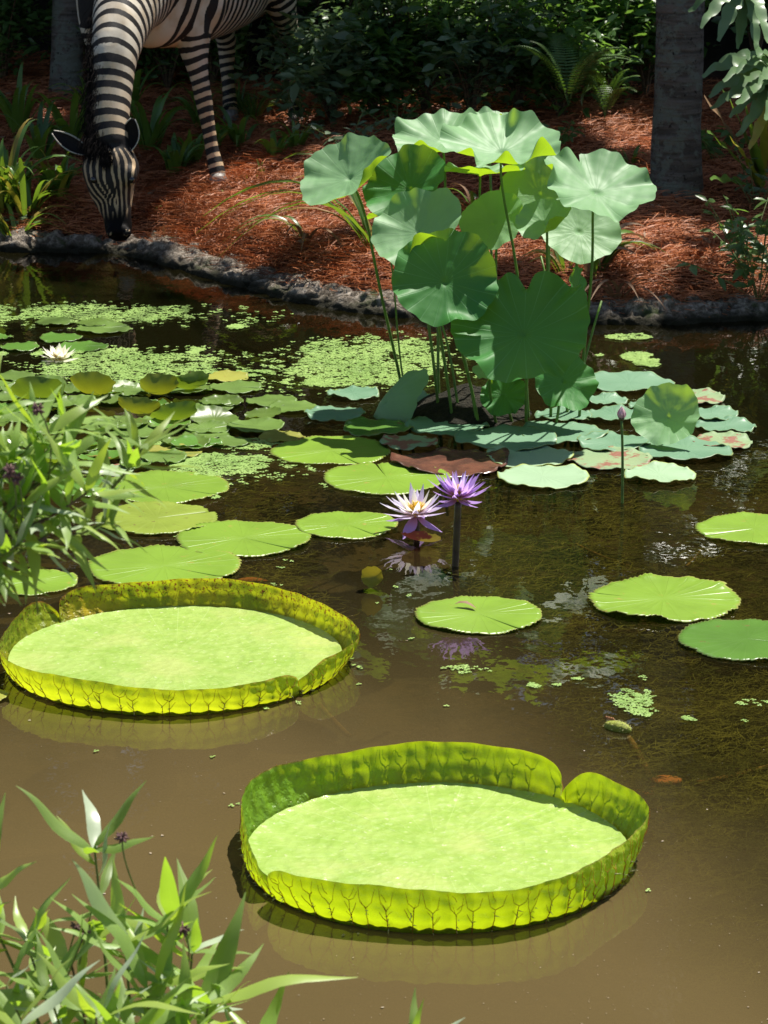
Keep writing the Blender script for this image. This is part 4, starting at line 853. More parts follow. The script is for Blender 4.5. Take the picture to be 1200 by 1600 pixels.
wd = ['low over the left bank', 'above the zebra', 'above the hedge in the middle', 'low above the right bank', 'above the right palm trunk', 'far behind the zebra', 'far behind the fern', 'behind the far left bank', 'beyond the fronds at the right']
for (b, cc, cr), t_ in zip(SH, wd): tree('unseen broadleaf tree added for shade '+t_, (b[0], b[1], float(gz(b[0], b[1]))), 5, .13, cc, cr, 19000, .18)  # added out of view, crowns shaped to dapple the bank
for k, x0 in enumerate([-9, -5.4, -2, 1.4, 4.6, 8.4]):  # added out of view to darken what the water reflects
    tree('unseen evergreen added to darken the reflections '+['at the far left', 'behind the zebra', 'behind the left of the hedge', 'behind the middle of the hedge', 'behind the right palm trunk', 'at the far right'][k], (x0, 21.5, .6), 5, .16, (x0, 21.2+rng.uniform(-.5, .5), 4.8+rng.uniform(-.3, 1.0)), (2.8, 1.8, 5.2), 9500, .36, flt=False, shell=.4, name='added_evergreen', group='unseen evergreens added behind the hedge')
# palm trunks with fronds high above the picture
def palm(label, px, py, wpx, wtop, h, seed):
    b = G(px, py); m = mpp(b); t = root('palm_tree', label, 'palm tree', b, 'palm trunks on the bank')
    top = b+[.15, 1.7, h]; mk('trunk', *trunk_mesh(b-[0, 0, .08], top, wtop*m/2, wtop*m/2*.8, .085, 36, seed), MAT['bark'], t)
    pr = []
    for k in range(11):
        az = k*2*np.pi/11; d = np.array([math.cos(az), math.sin(az), 0]); e = top+d*1.5+[0, 0, -.25]; pts = bez(top, top+d*.8+[0, 0, .9], e, 14); parts = [tube(pts, np.linspace(.016, .004, 14), 5)]
        for q in range(2, 14):
            for sg in (-1, 1):
                sd_ = np.cross(d, [0, 0, 1.])*sg; L = .42*math.sin(math.pi*q/14.5)+.1; 
                if not lit_filter(np.array([pts[q], pts[q]+sd_*L])).all(): continue
                V, F, _ = blade(bez(pts[q], pts[q]+sd_*L*.5+d*.1, pts[q]+sd_*L+d*.15-[0, 0, .18], 4), [.012, .02, .014, .002], d, .2); parts.append((V, F))
        V, F = joinVF(parts); kp = lit_filter(V); 
        mk('frond', V, F, MAT['canopy'], t)
    return t
palm('ringed grey palm trunk mottled with lichen at the right of the lotus', 1056, 306, 86, 76, 6.2, 1)
palm('dark ringed palm trunk standing behind the zebra neck', 102, 150, 54, 50, 6.4, 2)

# ------------------------------------------------------------------ hedge of shrubs
def leafmesh(nm, mat, L=1, wd=1): return mesh_of(nm, LT_V*[L, wd, 1], LT_F, mat)
HL = {k: leafmesh('leaf', MAT[k]) for k in ('hedge', 'hedgegrey')}
def shrub(label, px, y, r, h, nleaf, ls, mat='hedge', ext=0, name='leafy_shrub', group='dark leafy shrubs along the back', wr=None):
    x = P(px, 100, y)[0]; b = np.array([x, y, float(gz(x, y))]); t = root(name, label, 'shrub', b, group); pr = []; tips = []
    ns = 16
    for k in range(ns):
        az = rng.uniform(0, 6.28); rr = r*rng.uniform(.15, .95); e = b+[math.cos(az)*rr, math.sin(az)*rr*.8, h*rng.uniform(.45, 1)*(1-.35*(rr/r)**2)]
        path = bez(b, b+[math.cos(az)*rr*.3, math.sin(az)*rr*.3, h*.5], e, 8); pr.append(tube(path, np.linspace(.007, .0015, 8), 5, False)); tips.append(path)
    mk('stems', *joinVF(pr), MAT['twig'], t)
    tips = np.array(tips); i = rng.integers(0, ns, nleaf); j = np.clip(rng.normal(5.6, 1.8, nleaf), .8, 7).astype(int)
    C = tips[i, j]+rng.normal(0, 1, (nleaf, 3))*[r*.17, r*.17, h*.085]; C = C[(C[:, 2] > b[2]+.02)]
    n = len(C); R = rots(n, .55); S = rng.uniform(.6, 1.25, n)*ls
    V, F = scatter(LT_V, LT_F, R, C, S); props(mk('foliage', V, F, MAT[mat], t, attrs={'var': np.repeat(rng.uniform(0, 1, n), len(LT_V))}), kind='stuff')
    if ext:
        front = np.argsort(C[:, 1]-C[:, 2]*.8)[:ext*3][::3]
        for q in front: inst('leaf', HL[mat], t, M4(rots(1, .55)[0], C[q]+[0, -.03, .02], S[q]*1.25))
    return t
for px, r, t_ in [(5, .30, 'at the left edge'), (190, .30, 'behind the zebra mane'), (262, .34, 'right of the zebra neck'), (330, .32, 'behind the zebra foreleg')]: shrub('low dark leafy shrub '+t_, px, 13.6, r, .62, 1500, .05, 'hedge', 20)
hd = [(582, 12.6, .22, .40, 'beside the zebra hind leg', 'hedge'), (520, 12.55, .34, .55, 'behind the leftmost lotus leaf', 'hedgegrey'), (612, 12.75, .36, .85, 'with sun flecked leaves left of the lotus top', 'hedgegrey'), (665, 12.65, .36, .72, 'straight above the back left lotus leaf', 'hedge'), (735, 12.6, .36, .62, 'behind the top lotus leaf', 'hedgegrey'), (810, 12.75, .36, .68, 'right of the lotus top', 'hedge'), (878, 12.55, .30, .48, 'beside the fern', 'hedge'), (950, 12.95, .36, .66, 'between fern and right palm trunk', 'hedge'), (380, 13.9, .35, .62, 'under the zebra belly', 'hedge'), (1010, 13.2, .34, .70, 'behind the right palm trunk', 'hedge')]
for px, y, r, h, t_, m in hd: shrub('low dark leafy shrub '+t_, px, y, r, h, 1150, .062, m, 50)
for k, (px, t_) in enumerate([(-20, 'at the far left edge'), (130, 'behind the left palm trunk'), (270, 'behind the zebra neck'), (400, 'behind the zebra belly'), (520, 'behind the zebra rump side'), (640, 'in the middle back row'), (770, 'right of the middle back row'), (900, 'behind the fern'), (1040, 'behind the right trunk, back row'), (1180, 'behind the pale fronds')]):
    shrub('tall dark shrub in the back row '+t_, px, 14.0+rng.uniform(-.3, .5), .62, 1.3+rng.uniform(0, .5), 2300, .085, 'hedge', 0, group='taller shrubs in the back row')
for k, (px, t_) in enumerate([(0, 'far left'), (230, 'left of middle'), (430, 'behind the zebra'), (640, 'middle'), (850, 'right of middle'), (1060, 'behind the trunk'), (1250, 'far right')]):
    shrub('large dark shrub of the rearmost row, '+t_, px, 16.4+rng.uniform(-.3, .5), .95, 2.6, 2600, .11, 'hedge', 0, group='rearmost large shrubs')
def low_plant(label, px, py, n, ls, mat, spread=.10, h=.12, name='leafy_plant', cat='plant'):
    b = G(px, py); t = root(name, label, cat, b); pr = []; me = HL[mat]
    for k in range(max(3, n//7)):
        e = b+[rng.normal(0, spread), rng.normal(0, spread), h*rng.uniform(.5, 1.1)]; path = bez(b, (b+e)/2+[0, 0, .03], e, 7); pr.append(tube(path, .0018, 5, False))
        for q in range(7):
            j = rng.integers(2, 7); az = rng.uniform(0, 6.28); inst('leaf', me, t, M4(frame([rng.normal(0, .4), -.3+rng.normal(0, .3), 1], [math.cos(az), math.sin(az), .2]), path[j], ls*rng.uniform(.7, 1.2)))
    mk('stems', *joinVF(pr), MAT['greentwig'], t)
low_plant('pale leaved seedling by the zebra hind hoof', 472, 205, 56, .052, 'hedgegrey', .09, .22)
low_plant('small leafy plant between hedge and leftmost lotus leaf', 545, 235, 63, .048, 'hedgegrey', .13, .16)
low_plant('small leafy plant on the straw behind the lotus', 870, 240, 42, .05, 'hedge', .10, .14)
low_plant('tuft of small leaves at the foot of the hedge', 620, 215, 56, .045, 'hedge', .14, .14)
low_plant('tiny green weed at the water edge, far left', 20, 372, 63, .022, 'hedgegrey', .06, .05)
low_plant('dark leafy plant at the water edge, right side', 1185, 470, 84, .055, 'hedge', .10, .30)
low_plant('dark leafy plant over the pond edge under the fronds', 1165, 430, 84, .05, 'hedge', .12, .26)
low_plant('yellowish leafy plant beneath the pale fronds', 1180, 335, 70, .05, 'hedgegrey', .12, .24)
low_plant('small plant right of the right palm trunk', 1115, 255, 49, .06, 'hedge', .08, .16)

# ------------------------------------------------------------------ strap leaved plants and grasses on the bank
def strap(label, px, py, n, L, wd, lean=.6, mat='strap', mix=0, az0=None, name='strap_leaf_plant', cat='plant', group=None, spreadaz=3.14, up=1.0, mat2='strapyel'):
    b = G(px, py); t = root(name, label, cat, b, group)
    for k in range(n):
        az = rng.uniform(0, 6.28) if az0 is None else az0+rng.normal(0, spreadaz); l = L*rng.uniform(.6, 1.1); d = np.array([math.cos(az), math.sin(az), 0]); ln = lean*rng.uniform(.5, 1.3)
        s0 = b+d*.012+[rng.normal(0, .01), rng.normal(0, .01), -.01]; m1 = s0+d*l*ln*.35+[0, 0, l*.75*up]; e = s0+d*l*ln*1.0+[0, 0, l*(1.0-ln*.75)*up]
        pts = bez(s0, m1, e, 10); u = np.linspace(0, 1, 10); wv = wd*(1-u**3)*(.55+.45*np.sin(np.pi*u**.7))+.0004
        V, F, uv = blade(pts, wv, np.cross(d, [0, 0, 1.]), .3, rng.normal(0, .5)); mk('leaf', V, F, MAT[mat2 if rng.uniform() < mix else mat], t, uv=uv)
    return t
strap('clump of bright strap leaves at the far left edge of the bank', 8, 335, 26, .52, .013, .55, mix=.15)
strap('yellow green strap leaf clump left of the zebra head', 45, 345, 28, .36, .012, .7, mix=.2)
strap('broad strap leaf clump against the zebra head', 92, 318, 26, .28, .016, .5, mix=.08)
strap('tall pale strap leaves before the left palm trunk', 112, 245, 12, .44, .017, .7, mix=0)
strap('bleached strap leaves trailing at the left water edge', 20, 380, 18, .30, .009, .9, mix=.5)
strap('dark strap leaf clump right of the zebra neck', 236, 240, 15, .40, .015, .55)
strap('low dark strap clump between zebra head and foreleg', 275, 280, 24, .24, .013, .5)
strap('dark strap clump behind the zebra head', 300, 265, 18, .22, .012, .4)
strap('strap leaf clump right of the zebra foreleg with one bent brown leaf', 375, 232, 16, .26, .012, .8, mix=.15)
strap('short strap leaf clump near the zebra hind hoof', 462, 235, 18, .20, .011, .6)
for a_, b_, n_, l_, t_ in [(150, 205, 14, .36, 'behind the zebra mane'), (205, 175, 12, .34, 'in shade under the zebra neck'), (318, 205, 16, .26, 'behind the zebra foreleg'), (30, 215, 16, .40, 'in shade at the far left'), (62, 262, 16, .36, 'behind the bright clumps'), (335, 240, 14, .2, 'between the two legs of the zebra'), (430, 250, 12, .18, 'before the zebra hind legs')]: strap('dark strap leaf plant '+t_, a_, b_, n_, l_, .013, .6, group='dark strap leaf plants on the bank')
strap('small green sprout on the straw right of the zebra hoof', 408, 275, 6, .08, .006, .3)
strap('thin upright sprout on the lit straw', 392, 285, 5, .06, .004, .2)
strap('tiny sprout on the straw before the zebra hoof', 360, 302, 4, .04, .004, .3)
strap('little strap plant on the stone edge, near the zebra muzzle', 262, 325, 6, .05, .004, .8)
strap('grass tuft behind the zebra belly', 372, 178, 60, .22, .0022, .7, name='grass_tuft', cat='grass')
strap('grass tuft left of the zebra hind leg', 395, 190, 60, .22, .0022, .8, name='grass_tuft', cat='grass')
strap('arching plant left of the lotus stems with long drooping blades', 588, 395, 10, .58, .013, 1.05, az0=3.14, spreadaz=.45, mix=.15)
strap('dry fallen strap plant lying left of the lotus', 480, 378, 9, .24, .008, 1.2, mix=.8, az0=3.3, spreadaz=.8, mat2='dry')
strap('half dried strap plant right of the lotus at the stone edge', 925, 432, 26, .30, .012, 1.0, mix=.5, az0=-.1, spreadaz=1.0, mat2='dry')
strap('bright strap plant behind the olive lotus leaf', 885, 425, 14, .20, .009, .8, mix=.3)
strap('withered strap leaves hanging over the stone edge', 965, 465, 9, .22, .008, 1.2, mat='dry', az0=-.5, spreadaz=1.0)
strap('dry strap leaves glimpsed through the lotus stems', 745, 335, 12, .22, .008, 1.0, mix=.6, mat2='dry')
strap('green blades at the foot of the right palm trunk', 985, 262, 8, .14, .008, .7)
def fern(label, px, py, y, n, L, mat='fernleaf'):
    b = P(px, py, y); t = root('fern', label, 'fern', b, None)
    for k in range(n):
        az = rng.uniform(0, 6.28); d = np.array([math.cos(az), math.sin(az), 0]); l = L*rng.uniform(.7, 1.1); ln = rng.uniform(.35, .9)
        pts = bez(b, b+d*l*.3*ln+[0, 0, l*.7], b+d*l*ln+[0, 0, l*(1-ln*.6)], 34); pr = [tube(pts[::3], .0012, 4, False)]; T_ = np.gradient(pts, axis=0); sd_ = np.cross(d, [0, 0, 1.])
        for q in range(4, 34):
            pl = l*.13*math.sin(math.pi*(q/34)**.75)+.004; tq = T_[q]/np.linalg.norm(T_[q])
            for sg in (-1, 1): V, F, _ = blade(np.array([pts[q], pts[q]+sd_*sg*pl*.5+tq*.003, pts[q]+sd_*sg*pl+tq*.010-[0, 0, .003]]), [l*.006, l*.009, .0004], tq, .2); pr.append((V, F))
        V, F = joinVF(pr); mk('frond', V, F, MAT[mat], t)
fern('upright fern with a sunlit frond right of the lotus top', 888, 165, 12.2, 11, .42)
fern('arching fern low between hedge and right palm trunk', 945, 185, 12.3, 9, .30)
fern('small fern in shade behind the zebra hind leg', 500, 160, 12.5, 8, .26)
# broad glossy fronds at the right
def frondplant(label, base, spec, group=None):
    t = root('broad_frond_plant', label, 'fern', base, group)
    for (tx, ty, y, wdt, bow, m) in spec:
        e = P(tx, ty, y); mid = (np.asarray(base)+e)/2+np.array([0, 0, bow]); pts = bez(base, mid, e, 26); u = np.linspace(0, 1, 26)
        wv = wdt*(np.sin(np.pi*(.06+.9*u)**.8)**.7)*(1+.16*np.sin(u*34+tx)+.07*np.sin(u*71))+.0005; d = pts[-1]-pts[0]; sd_ = np.cross(d, [.1, -.5, .9]); pts[:, 2] += .006*np.sin(u*25+ty)
        V, F, uv = blade(pts, wv, sd_/np.linalg.norm(sd_), .22, .5); mk('frond', V, F, MAT[m], t, uv=uv)
base = P(1225, 120, 10.9)
frondplant('sunlit glossy wavy fronds hanging in from the upper right', P(1170, -40, 10.9), [(1030, -4, 10.6, .022, .05, 'nestfern'), (1095, 42, 10.6, .024, .04, 'nestfern'), (1122, 62, 10.7, .03, .03, 'nestfern'), (1152, 78, 10.75, .026, .03, 'nestfern'), (1182, 85, 10.7, .026, .02, 'nestfern'), (1200, 70, 10.6, .024, .02, 'nestfern'), (1075, 20, 10.8, .02, .05, 'nestfern')])
frondplant('cluster of broad pale fronds at the right edge', base, [(1098, 118, 10.7, .026, .10, 'nestfern'), (1108, 150, 10.7, .026, .08, 'nestfern'), (1135, 155, 10.6, .028, .06, 'nestfern'), (1120, 100, 10.8, .022, .10, 'nestfern'), (1140, 185, 10.6, .024, .05, 'nestfern'), (1160, 205, 10.55, .024, .04, 'nestfern'), (1170, 235, 10.6, .022, .02, 'strapyel'), (1185, 130, 10.5, .022, .06, 'nestfern'), (1130, 125, 10.5, .022, .09, 'nestfern'), (1150, 112, 10.55, .02, .11, 'nestfern'), (1110, 170, 10.65, .022, .05, 'nestfern'), (1150, 165, 10.45, .024, .05, 'nestfern'), (1168, 92, 10.6, .02, .1, 'nestfern'), (1195, 190, 10.45, .024, .03, 'nestfern'), (1150, 215, 10.6, .02, .01, 'nestfern')])
frondplant('upright browning fronds right of the right palm trunk', G(1190, 300), [(1100, 152, 10.9, .024, .05, 'dry'), (1128, 138, 10.9, .026, .08, 'strap'), (1158, 150, 10.9, .022, .08, 'strap'), (1105, 205, 10.8, .024, .03, 'strap'), (1140, 215, 10.8, .024, .04, 'strapyel'), (1170, 190, 10.9, .024, .05, 'strap'), (1110, 280, 10.8, .022, .03, 'strap'), (1195, 160, 10.9, .02, .05, 'strapyel')])
frondplant('dark fronds drooping over the water at the right edge', G(1215, 440), [(1150, 395, 10.3, .018, .06, 'nestfern'), (1165, 372, 10.3, .016, .06, 'nestfern'), (1140, 450, 10.2, .018, .03, 'fernleaf'), (1175, 470, 10.1, .018, .02, 'fernleaf'), (1195, 400, 10.2, .018, .05, 'nestfern'), (1150, 425, 10.2, .018, .03, 'fernleaf')])

# ------------------------------------------------------------------ zebra
def loft(rings, n=28):
    """rings: centre, half width along side, half height, side vector"""
    V = []; C = np.array([r[0] for r in rings]); T = np.gradient(C, axis=0); a = np.arange(n)*2*np.pi/n
    for (c, hw, hh, sd_), t_ in zip(rings, T):
        t_ = t_/np.linalg.norm(t_); s_ = np.asarray(sd_, float); s_ = s_-t_*(s_@t_); s_ /= np.linalg.norm(s_); u_ = np.cross(t_, s_); V.append(np.asarray(c)+hw*np.cos(a)[:, None]*s_+hh*np.sin(a)[:, None]*u_)
    m = len(rings); V = np.concatenate(V+[C[:1], C[-1:]]); i = np.arange(m-1)[:, None]*n; j = np.arange(n)[None]
    F = [np.stack([i+j, i+(j+1) % n, i+n+(j+1) % n, i+n+j], -1).reshape(-1, 4)]; k = np.arange(n)
    F.append(np.concatenate([np.stack([np.full(n, m*n), (k+1) % n, k], 1), np.stack([np.full(n, m*n+1), (m-1)*n+k, (m-1)*n+(k+1) % n], 1)])); return V, F
def resamp(rings, n):
    t = np.linspace(0, 1, len(rings)); u = np.linspace(0, 1, n); A = np.array([np.concatenate([r[0], [r[1], r[2]], r[3]]) for r in rings])
    # smooth interpolation (Catmull-Rom)
    out = []
    for x in u:
        f = x*(len(rings)-1); i = min(int(f), len(rings)-2); g_ = f-i; p0, p1, p2, p3 = A[max(i-1, 0)], A[i], A[i+1], A[min(i+2, len(A)-1)]
        q = .5*((2*p1)+(-p0+p2)*g_+(2*p0-5*p1+4*p2-p3)*g_**2+(-p0+3*p1-3*p2+p3)*g_**3); out.append((q[:3], abs(q[3]), abs(q[4]), q[5:8]))
    return out
sideB = np.array([.966, -.257, 0])
tor = [((-.515, 13.02, 1.0), .07, .10), ((-.525, 12.93, .99), .15, .19), ((-.55, 12.75, .975), .20, .235), ((-.62, 12.45, .955), .205, .24), ((-.70, 12.12, .945), .21, .245), ((-.77, 11.82, .955), .195, .245), ((-.83, 11.58, .965), .18, .245), ((-.87, 11.43, .975), .15, .225), ((-.90, 11.33, .98), .09, .15)]
tor = resamp([((np.array(c)-[0, 0, CAM_H])*1.018+[0, 0, CAM_H], a_*1.018, b_*1.018, sideB) for c, a_, b_ in tor], 40)
hx = np.array([1., -.12, 0])
nk = [(np.array([-.815, 11.92, 1.04]), .13, .19), (np.array([-.89, 11.60, 1.00]), .125, .19), (P(198, 8, 11.32), .118, .155), (P(180, 75, 11.08), .088, .125), (P(173, 140, 10.98), .078, .10), (P(170, 200, 10.90), .072, .088), (P(172, 232, 10.86), .070, .075)]
nk = resamp([(c, a_, b_, hx) for c, a_, b_ in nk], 30)
hdp = [(P(171, 215, 10.88), .050, .05), (P(172, 236, 10.87), .082, .082), (P(173, 262, 10.855), .105, .098), (P(174, 288, 10.845), .090, .098), (P(178, 314, 10.83), .070, .078), (P(183, 336, 10.81), .052, .058), (P(185, 354, 10.80), .050, .055), (P(186, 368, 10.79), .044, .046), (P(186, 377, 10.785), .020, .025)]
hdr = resamp([(c, a_, b_, hx) for c, a_, b_ in hdp], 36)
def legpts(pp, ys, ws, off=(0, 0, 0), dep=1.15):
    return resamp([(P(a_, b_, y)+np.array(off), w_, w_*dep, hx) for (a_, b_), y, w_ in zip(pp, ys, ws)], 36)
hf = G(342, 284)
fl_ = legpts([(296, -10), (300, 45), (304, 82), (311, 118), (318, 155), (325, 195), (331, 232), (337, 258), (341, 276)], list(np.linspace(11.76, hf[1]-.02, 9)), [.085, .078, .056, .038, .035, .028, .027, .031, .034])
frp = [(c+np.array([-.37, .10, .006]), a_, b_, s_) for c, a_, b_, s_ in fl_]
hh_ = G(461, 188)
hl_ = legpts([(425, -75), (432, -30), (440, 10), (449, 42), (456, 72), (456, 105), (459, 140), (461, 168), (463, 182)], [hh_[1]-.03+q for q in (-.12, -.12, -.08, .0, .05, .05, .03, .01, -.02)], [.12, .095, .064, .046, .042, .032, .029, .033, .036])
hrp = [(c+np.array([-.28, .07, .006]), a_, b_, s_) for c, a_, b_, s_ in hl_]
zr = root('zebra', 'black and white zebra statue standing on the bank with its head lowered to drink', 'zebra', G(300, 250))
V, F = joinVF([loft(tor), loft(nk), loft(hdr, 32), loft(fl_, 20), loft(frp, 20), loft(hl_, 20), loft(hrp, 20)])
# extra lumps: cheeks, brow, nostrils, chest muscle
def ball(c, r, n=16):
    u = np.linspace(-1, 1, n); return loft([(np.asarray(c)+np.array([0, 0, 1.])*r[2]*k_, r[0]*math.sqrt(max(1-k_*k_, .003)), r[1]*math.sqrt(max(1-k_*k_, .003)), np.array([1., 0, 0])) for k_ in u], 16)
lumps = [ball(P(148, 276, 10.80), (.030, .035, .04)), ball(P(202, 274, 10.79), (.030, .035, .04)), ball(P(174, 362, 10.74), (.022, .02, .02)), ball(P(197, 362, 10.74), (.022, .02, .02)), ball((-.89, 11.62, .84), (.12, .10, .13)), ball((-.71, 11.80, .90), (.10, .12, .17)), ball((-.46, 12.95, .90), (.13, .16, .18)), ball((-.73, 13.0, .90), (.13, .16, .18))]
V, F = joinVF([(V, F)]+lumps)
tmp = bpy.data.objects.new('tmp', mesh_of('tmp', V, F, None)); col.objects.link(tmp)
md = tmp.modifiers.new('r', 'REMESH'); md.mode = 'VOXEL'; md.voxel_size = .0085
md = tmp.modifiers.new('s', 'SMOOTH'); md.factor = .5; md.iterations = 7
dg = bpy.context.evaluated_depsgraph_get(); me = bpy.data.meshes.new_from_object(tmp.evaluated_get(dg)); bpy.data.objects.remove(tmp)
nvv = len(me.vertices); ZV = np.zeros(nvv*3, np.float32); me.vertices.foreach_get('co', ZV); ZV = ZV.reshape(-1, 3).astype(float)
def chain(V, C, Rr):
    """arc length of the nearest point, distance over radius"""
    C = np.asarray(C); best = np.full(len(V), 1e9); S = np.zeros(len(V)); Q = np.zeros(len(V)); s0 = 0
    for i in range(len(C)-1):
        d = C[i+1]-C[i]; L = np.linalg.norm(d); t = np.clip(((V-C[i])@d)/(L*L), 0, 1); q = np.linalg.norm(V-(C[i]+t[:, None]*d), axis=1)
        r = Rr[i]*(1-t)+Rr[i+1]*t; m = q < best; best[m] = q[m]; S[m] = s0+t[m]*L; Q[m] = q[m]/r[m]; s0 += L
    return S, Q, s0
def cr(rr): return np.array([r[0] for r in rr]), np.array([(r[1]+r[2])/2 for r in rr])
tc, tr_ = cr(tor[2:-3]); nc_, nr_ = cr(nk[6:-1]); cc = np.concatenate([tc, nc_]); rr = np.concatenate([tr_, nr_])
S, Q, L1_ = chain(ZV, cc, rr); torL = chain(ZV[:1], tc, tr_)[2]
ph_body = 2*np.pi*np.where(S < torL, (S-torL)/.062, (S-torL)/.050)+1.5*fbm(ZV, 5, 2)+ (ZV[:, 2]-.95)*3.0*sstep(torL, torL-.4, S)
wts = [np.exp(-2.2*Q**2)]; phs = [ph_body]
for lg in (fl_, frp, hl_, hrp):
    C_, R_ = cr(lg[4:]); s_, q_, _ = chain(ZV, C_, R_); phs.append(2*np.pi*s_/.040+.9*fbm(ZV, 9, 2)+1.2*np.sin((ZV[:, 0]-C_[:, 0].mean())*30)); wts.append(np.exp(-2.0*q_**2)*sstep(.0, .12, s_)*2.2*sstep(.86, .70, ZV[:, 2]))
C_, R_ = cr(hdr[3:]); s_, q_, hL = chain(ZV, C_, R_)
cx_ = np.interp(s_, np.linspace(0, hL, len(C_)), C_[:, 0]); rw = np.interp(s_, np.linspace(0, hL, len(C_)), [r[1] for r in hdr[3:]]); u_ = (ZV[:, 0]-cx_)/rw
ph_h = 2*np.pi*(np.abs(u_)*4.3*(1-.35*s_/hL)+.9*np.abs(s_/hL-.40)**1.2*2.4)+.7*fbm(ZV, 12, 2)
phs.append(ph_h); wts.append(np.exp(-2.0*q_**2)*sstep(-.005, .04, s_)*4*(s_ > 0.001))
Wt = np.array(wts)+1e-9; Ph = np.array(phs); Wt = Wt**3; Wt /= Wt.sum(0)
sx_ = np.sin(Ph); field = (Wt*sx_).sum(0)
muz = sstep(hL*.66, hL*.78, s_)*(q_ < 1.6)*(ZV[:, 1] < 11.0)
low = sstep(.55, .2, ZV[:, 2])
at = me.attributes.new('stripe', 'FLOAT', 'POINT'); at.data.foreach_set('value', field.astype(np.float32))
at = me.attributes.new('muzzle', 'FLOAT', 'POINT'); at.data.foreach_set('value', muz.astype(np.float32))
ZO = ORI[zr.name]; me.vertices.foreach_set('co', (ZV-ZO).astype(np.float32).ravel()); me.polygons.foreach_set('use_smooth', np.ones(len(me.polygons), bool))
N = NT('zebra_coat'); nz = N.noise(60, 4, .6); n2 = N.noise(8, 4); sp = N.n('SeparateXYZ'); N.set(sp.inputs[0], N.obj())
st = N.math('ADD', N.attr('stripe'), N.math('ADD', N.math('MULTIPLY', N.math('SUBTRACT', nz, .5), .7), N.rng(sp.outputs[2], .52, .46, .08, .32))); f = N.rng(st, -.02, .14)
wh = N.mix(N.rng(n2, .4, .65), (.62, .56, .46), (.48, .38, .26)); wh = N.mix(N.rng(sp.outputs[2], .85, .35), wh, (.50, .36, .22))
c = N.mix(f, wh, (.012, .010, .010)); c = N.mix(N.attr('muzzle'), c, (.004, .0035, .0035))
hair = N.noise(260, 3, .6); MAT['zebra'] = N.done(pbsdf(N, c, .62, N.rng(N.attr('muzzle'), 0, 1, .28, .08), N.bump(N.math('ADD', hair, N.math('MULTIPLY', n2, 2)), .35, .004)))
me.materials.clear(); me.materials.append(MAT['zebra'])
o = bpy.data.objects.new('body', me); col.objects.link(o); o.parent = zr
# ears
def ear(base, tip, facing, wdt):
    base = np.asarray(base); tip = np.asarray(tip); ax = tip-base; L = np.linalg.norm(ax); ax /= L; f_ = np.asarray(facing, float); f_ -= ax*(f_@ax); f_ /= np.linalg.norm(f_); s_ = np.cross(ax, f_)
    nu, nv_ = 16, 15; u = np.linspace(0, 1, nu)[:, None]; v = np.linspace(-1, 1, nv_)[None]; wv = wdt*np.sin(np.pi*np.clip(u*.86+.10, 0, 1))**.8
    ang = v*1.35; X_ = np.sin(ang)*wv; Zd = -(np.cos(ang))*wv*.75
    V = base+u[..., None]*ax*L+X_[..., None]*s_+Zd[..., None]*f_
    oo = mk('ear', V.reshape(-1, 3), [gridF(nu, nv_)], MAT['ear'], zr, uv=np.stack([(np.abs(v)+0*u).ravel(), (u+0*v).ravel()], 1)); md = oo.modifiers.new('t', 'SOLIDIFY'); md.thickness = .004
N = NT('zebra_ear'); sp = N.n('SeparateXYZ'); N.set(sp.inputs[0], N.n('UVMap').outputs[0]); e_ = N.rng(sp.outputs[0], .80, .9)
MAT['ear'] = N.done(pbsdf(N, N.mix(e_, (.012, .01, .01), (.45, .42, .36)), .7, .2, N.bump(N.noise(150, 3), .6, .003)))
ear(P(196, 236, 10.84), P(207, 186, 10.86), (-.25, -1, .1), .036)
ear(P(136, 238, 10.85), P(83, 206, 10.88), (.1, -.9, .5), .028)
for px in (146, 206):
    c = P(px, 281, 10.755); mk('eye', *ball(c, (.011, .011, .013)), plain('eye_dark', (.01, .008, .008), (.005, .005, .005), .08, .8), zr)
for lg, wz in ((fl_, 0), (frp, 0), (hl_, 0), (hrp, 0)):
    e = lg[-1][0]; g0 = np.array([e[0], e[1], float(gz(e[0], e[1]))]); top_ = e+[0, 0, .01]
    if top_[2]-g0[2] < .03: top_ = g0+[0, 0, .05]
    mk('hoof', *loft([(top_+[0, 0, .0], .028, .030, hx), ((top_+g0)/2+[0, -.008, 0], .034, .040, hx), (g0+[0, -.014, -.006], .040, .050, hx)], 18), plain('hoof_grey', (.30, .27, .24), (.14, .12, .1), .5, .4, 40), zr)
# mane of black bristles down the side of the neck seen at the left
def bristles(name, pts, n, L, out, jit, mat, wdt=.0016, droop=.5):
    pts = np.asarray(pts); f = rng.uniform(0, len(pts)-1.001, n); i = f.astype(int); g_ = (f-i)[:, None]; p0 = pts[i]*(1-g_)+pts[i+1]*g_+rng.normal(0, 1, (n, 3))*jit
    d = np.asarray(out)+rng.normal(0, .35, (n, 3)); d /= np.linalg.norm(d, axis=1)[:, None]; l = L*rng.uniform(.5, 1.2, n)[:, None]; sd_ = np.cross(d, [0, -1., .3]); sd_ /= np.linalg.norm(sd_, axis=1)[:, None]; p1 = p0+d*l*.55; p2 = p0+d*l+np.array([0, 0, -1.])*l*droop
    V = np.stack([p0-sd_*wdt, p0+sd_*wdt, p1-sd_*wdt*.8, p1+sd_*wdt*.8, p2], 1).reshape(-1, 3); b = np.arange(n)[:, None]*5
    props(mk(name, V, [b+np.array([[0, 1, 3, 2]]), b+np.array([[2, 3, 4]])], mat, zr), kind='stuff')
mc = [r[0]+np.array([-.62*r[1], -.62*r[2], .0]) for r in nk[3:]]
bristles('mane', mc, 7500, .048, (-.22, -.5, -.7), [.018, .018, .012], MAT['black'], .0009, .45)
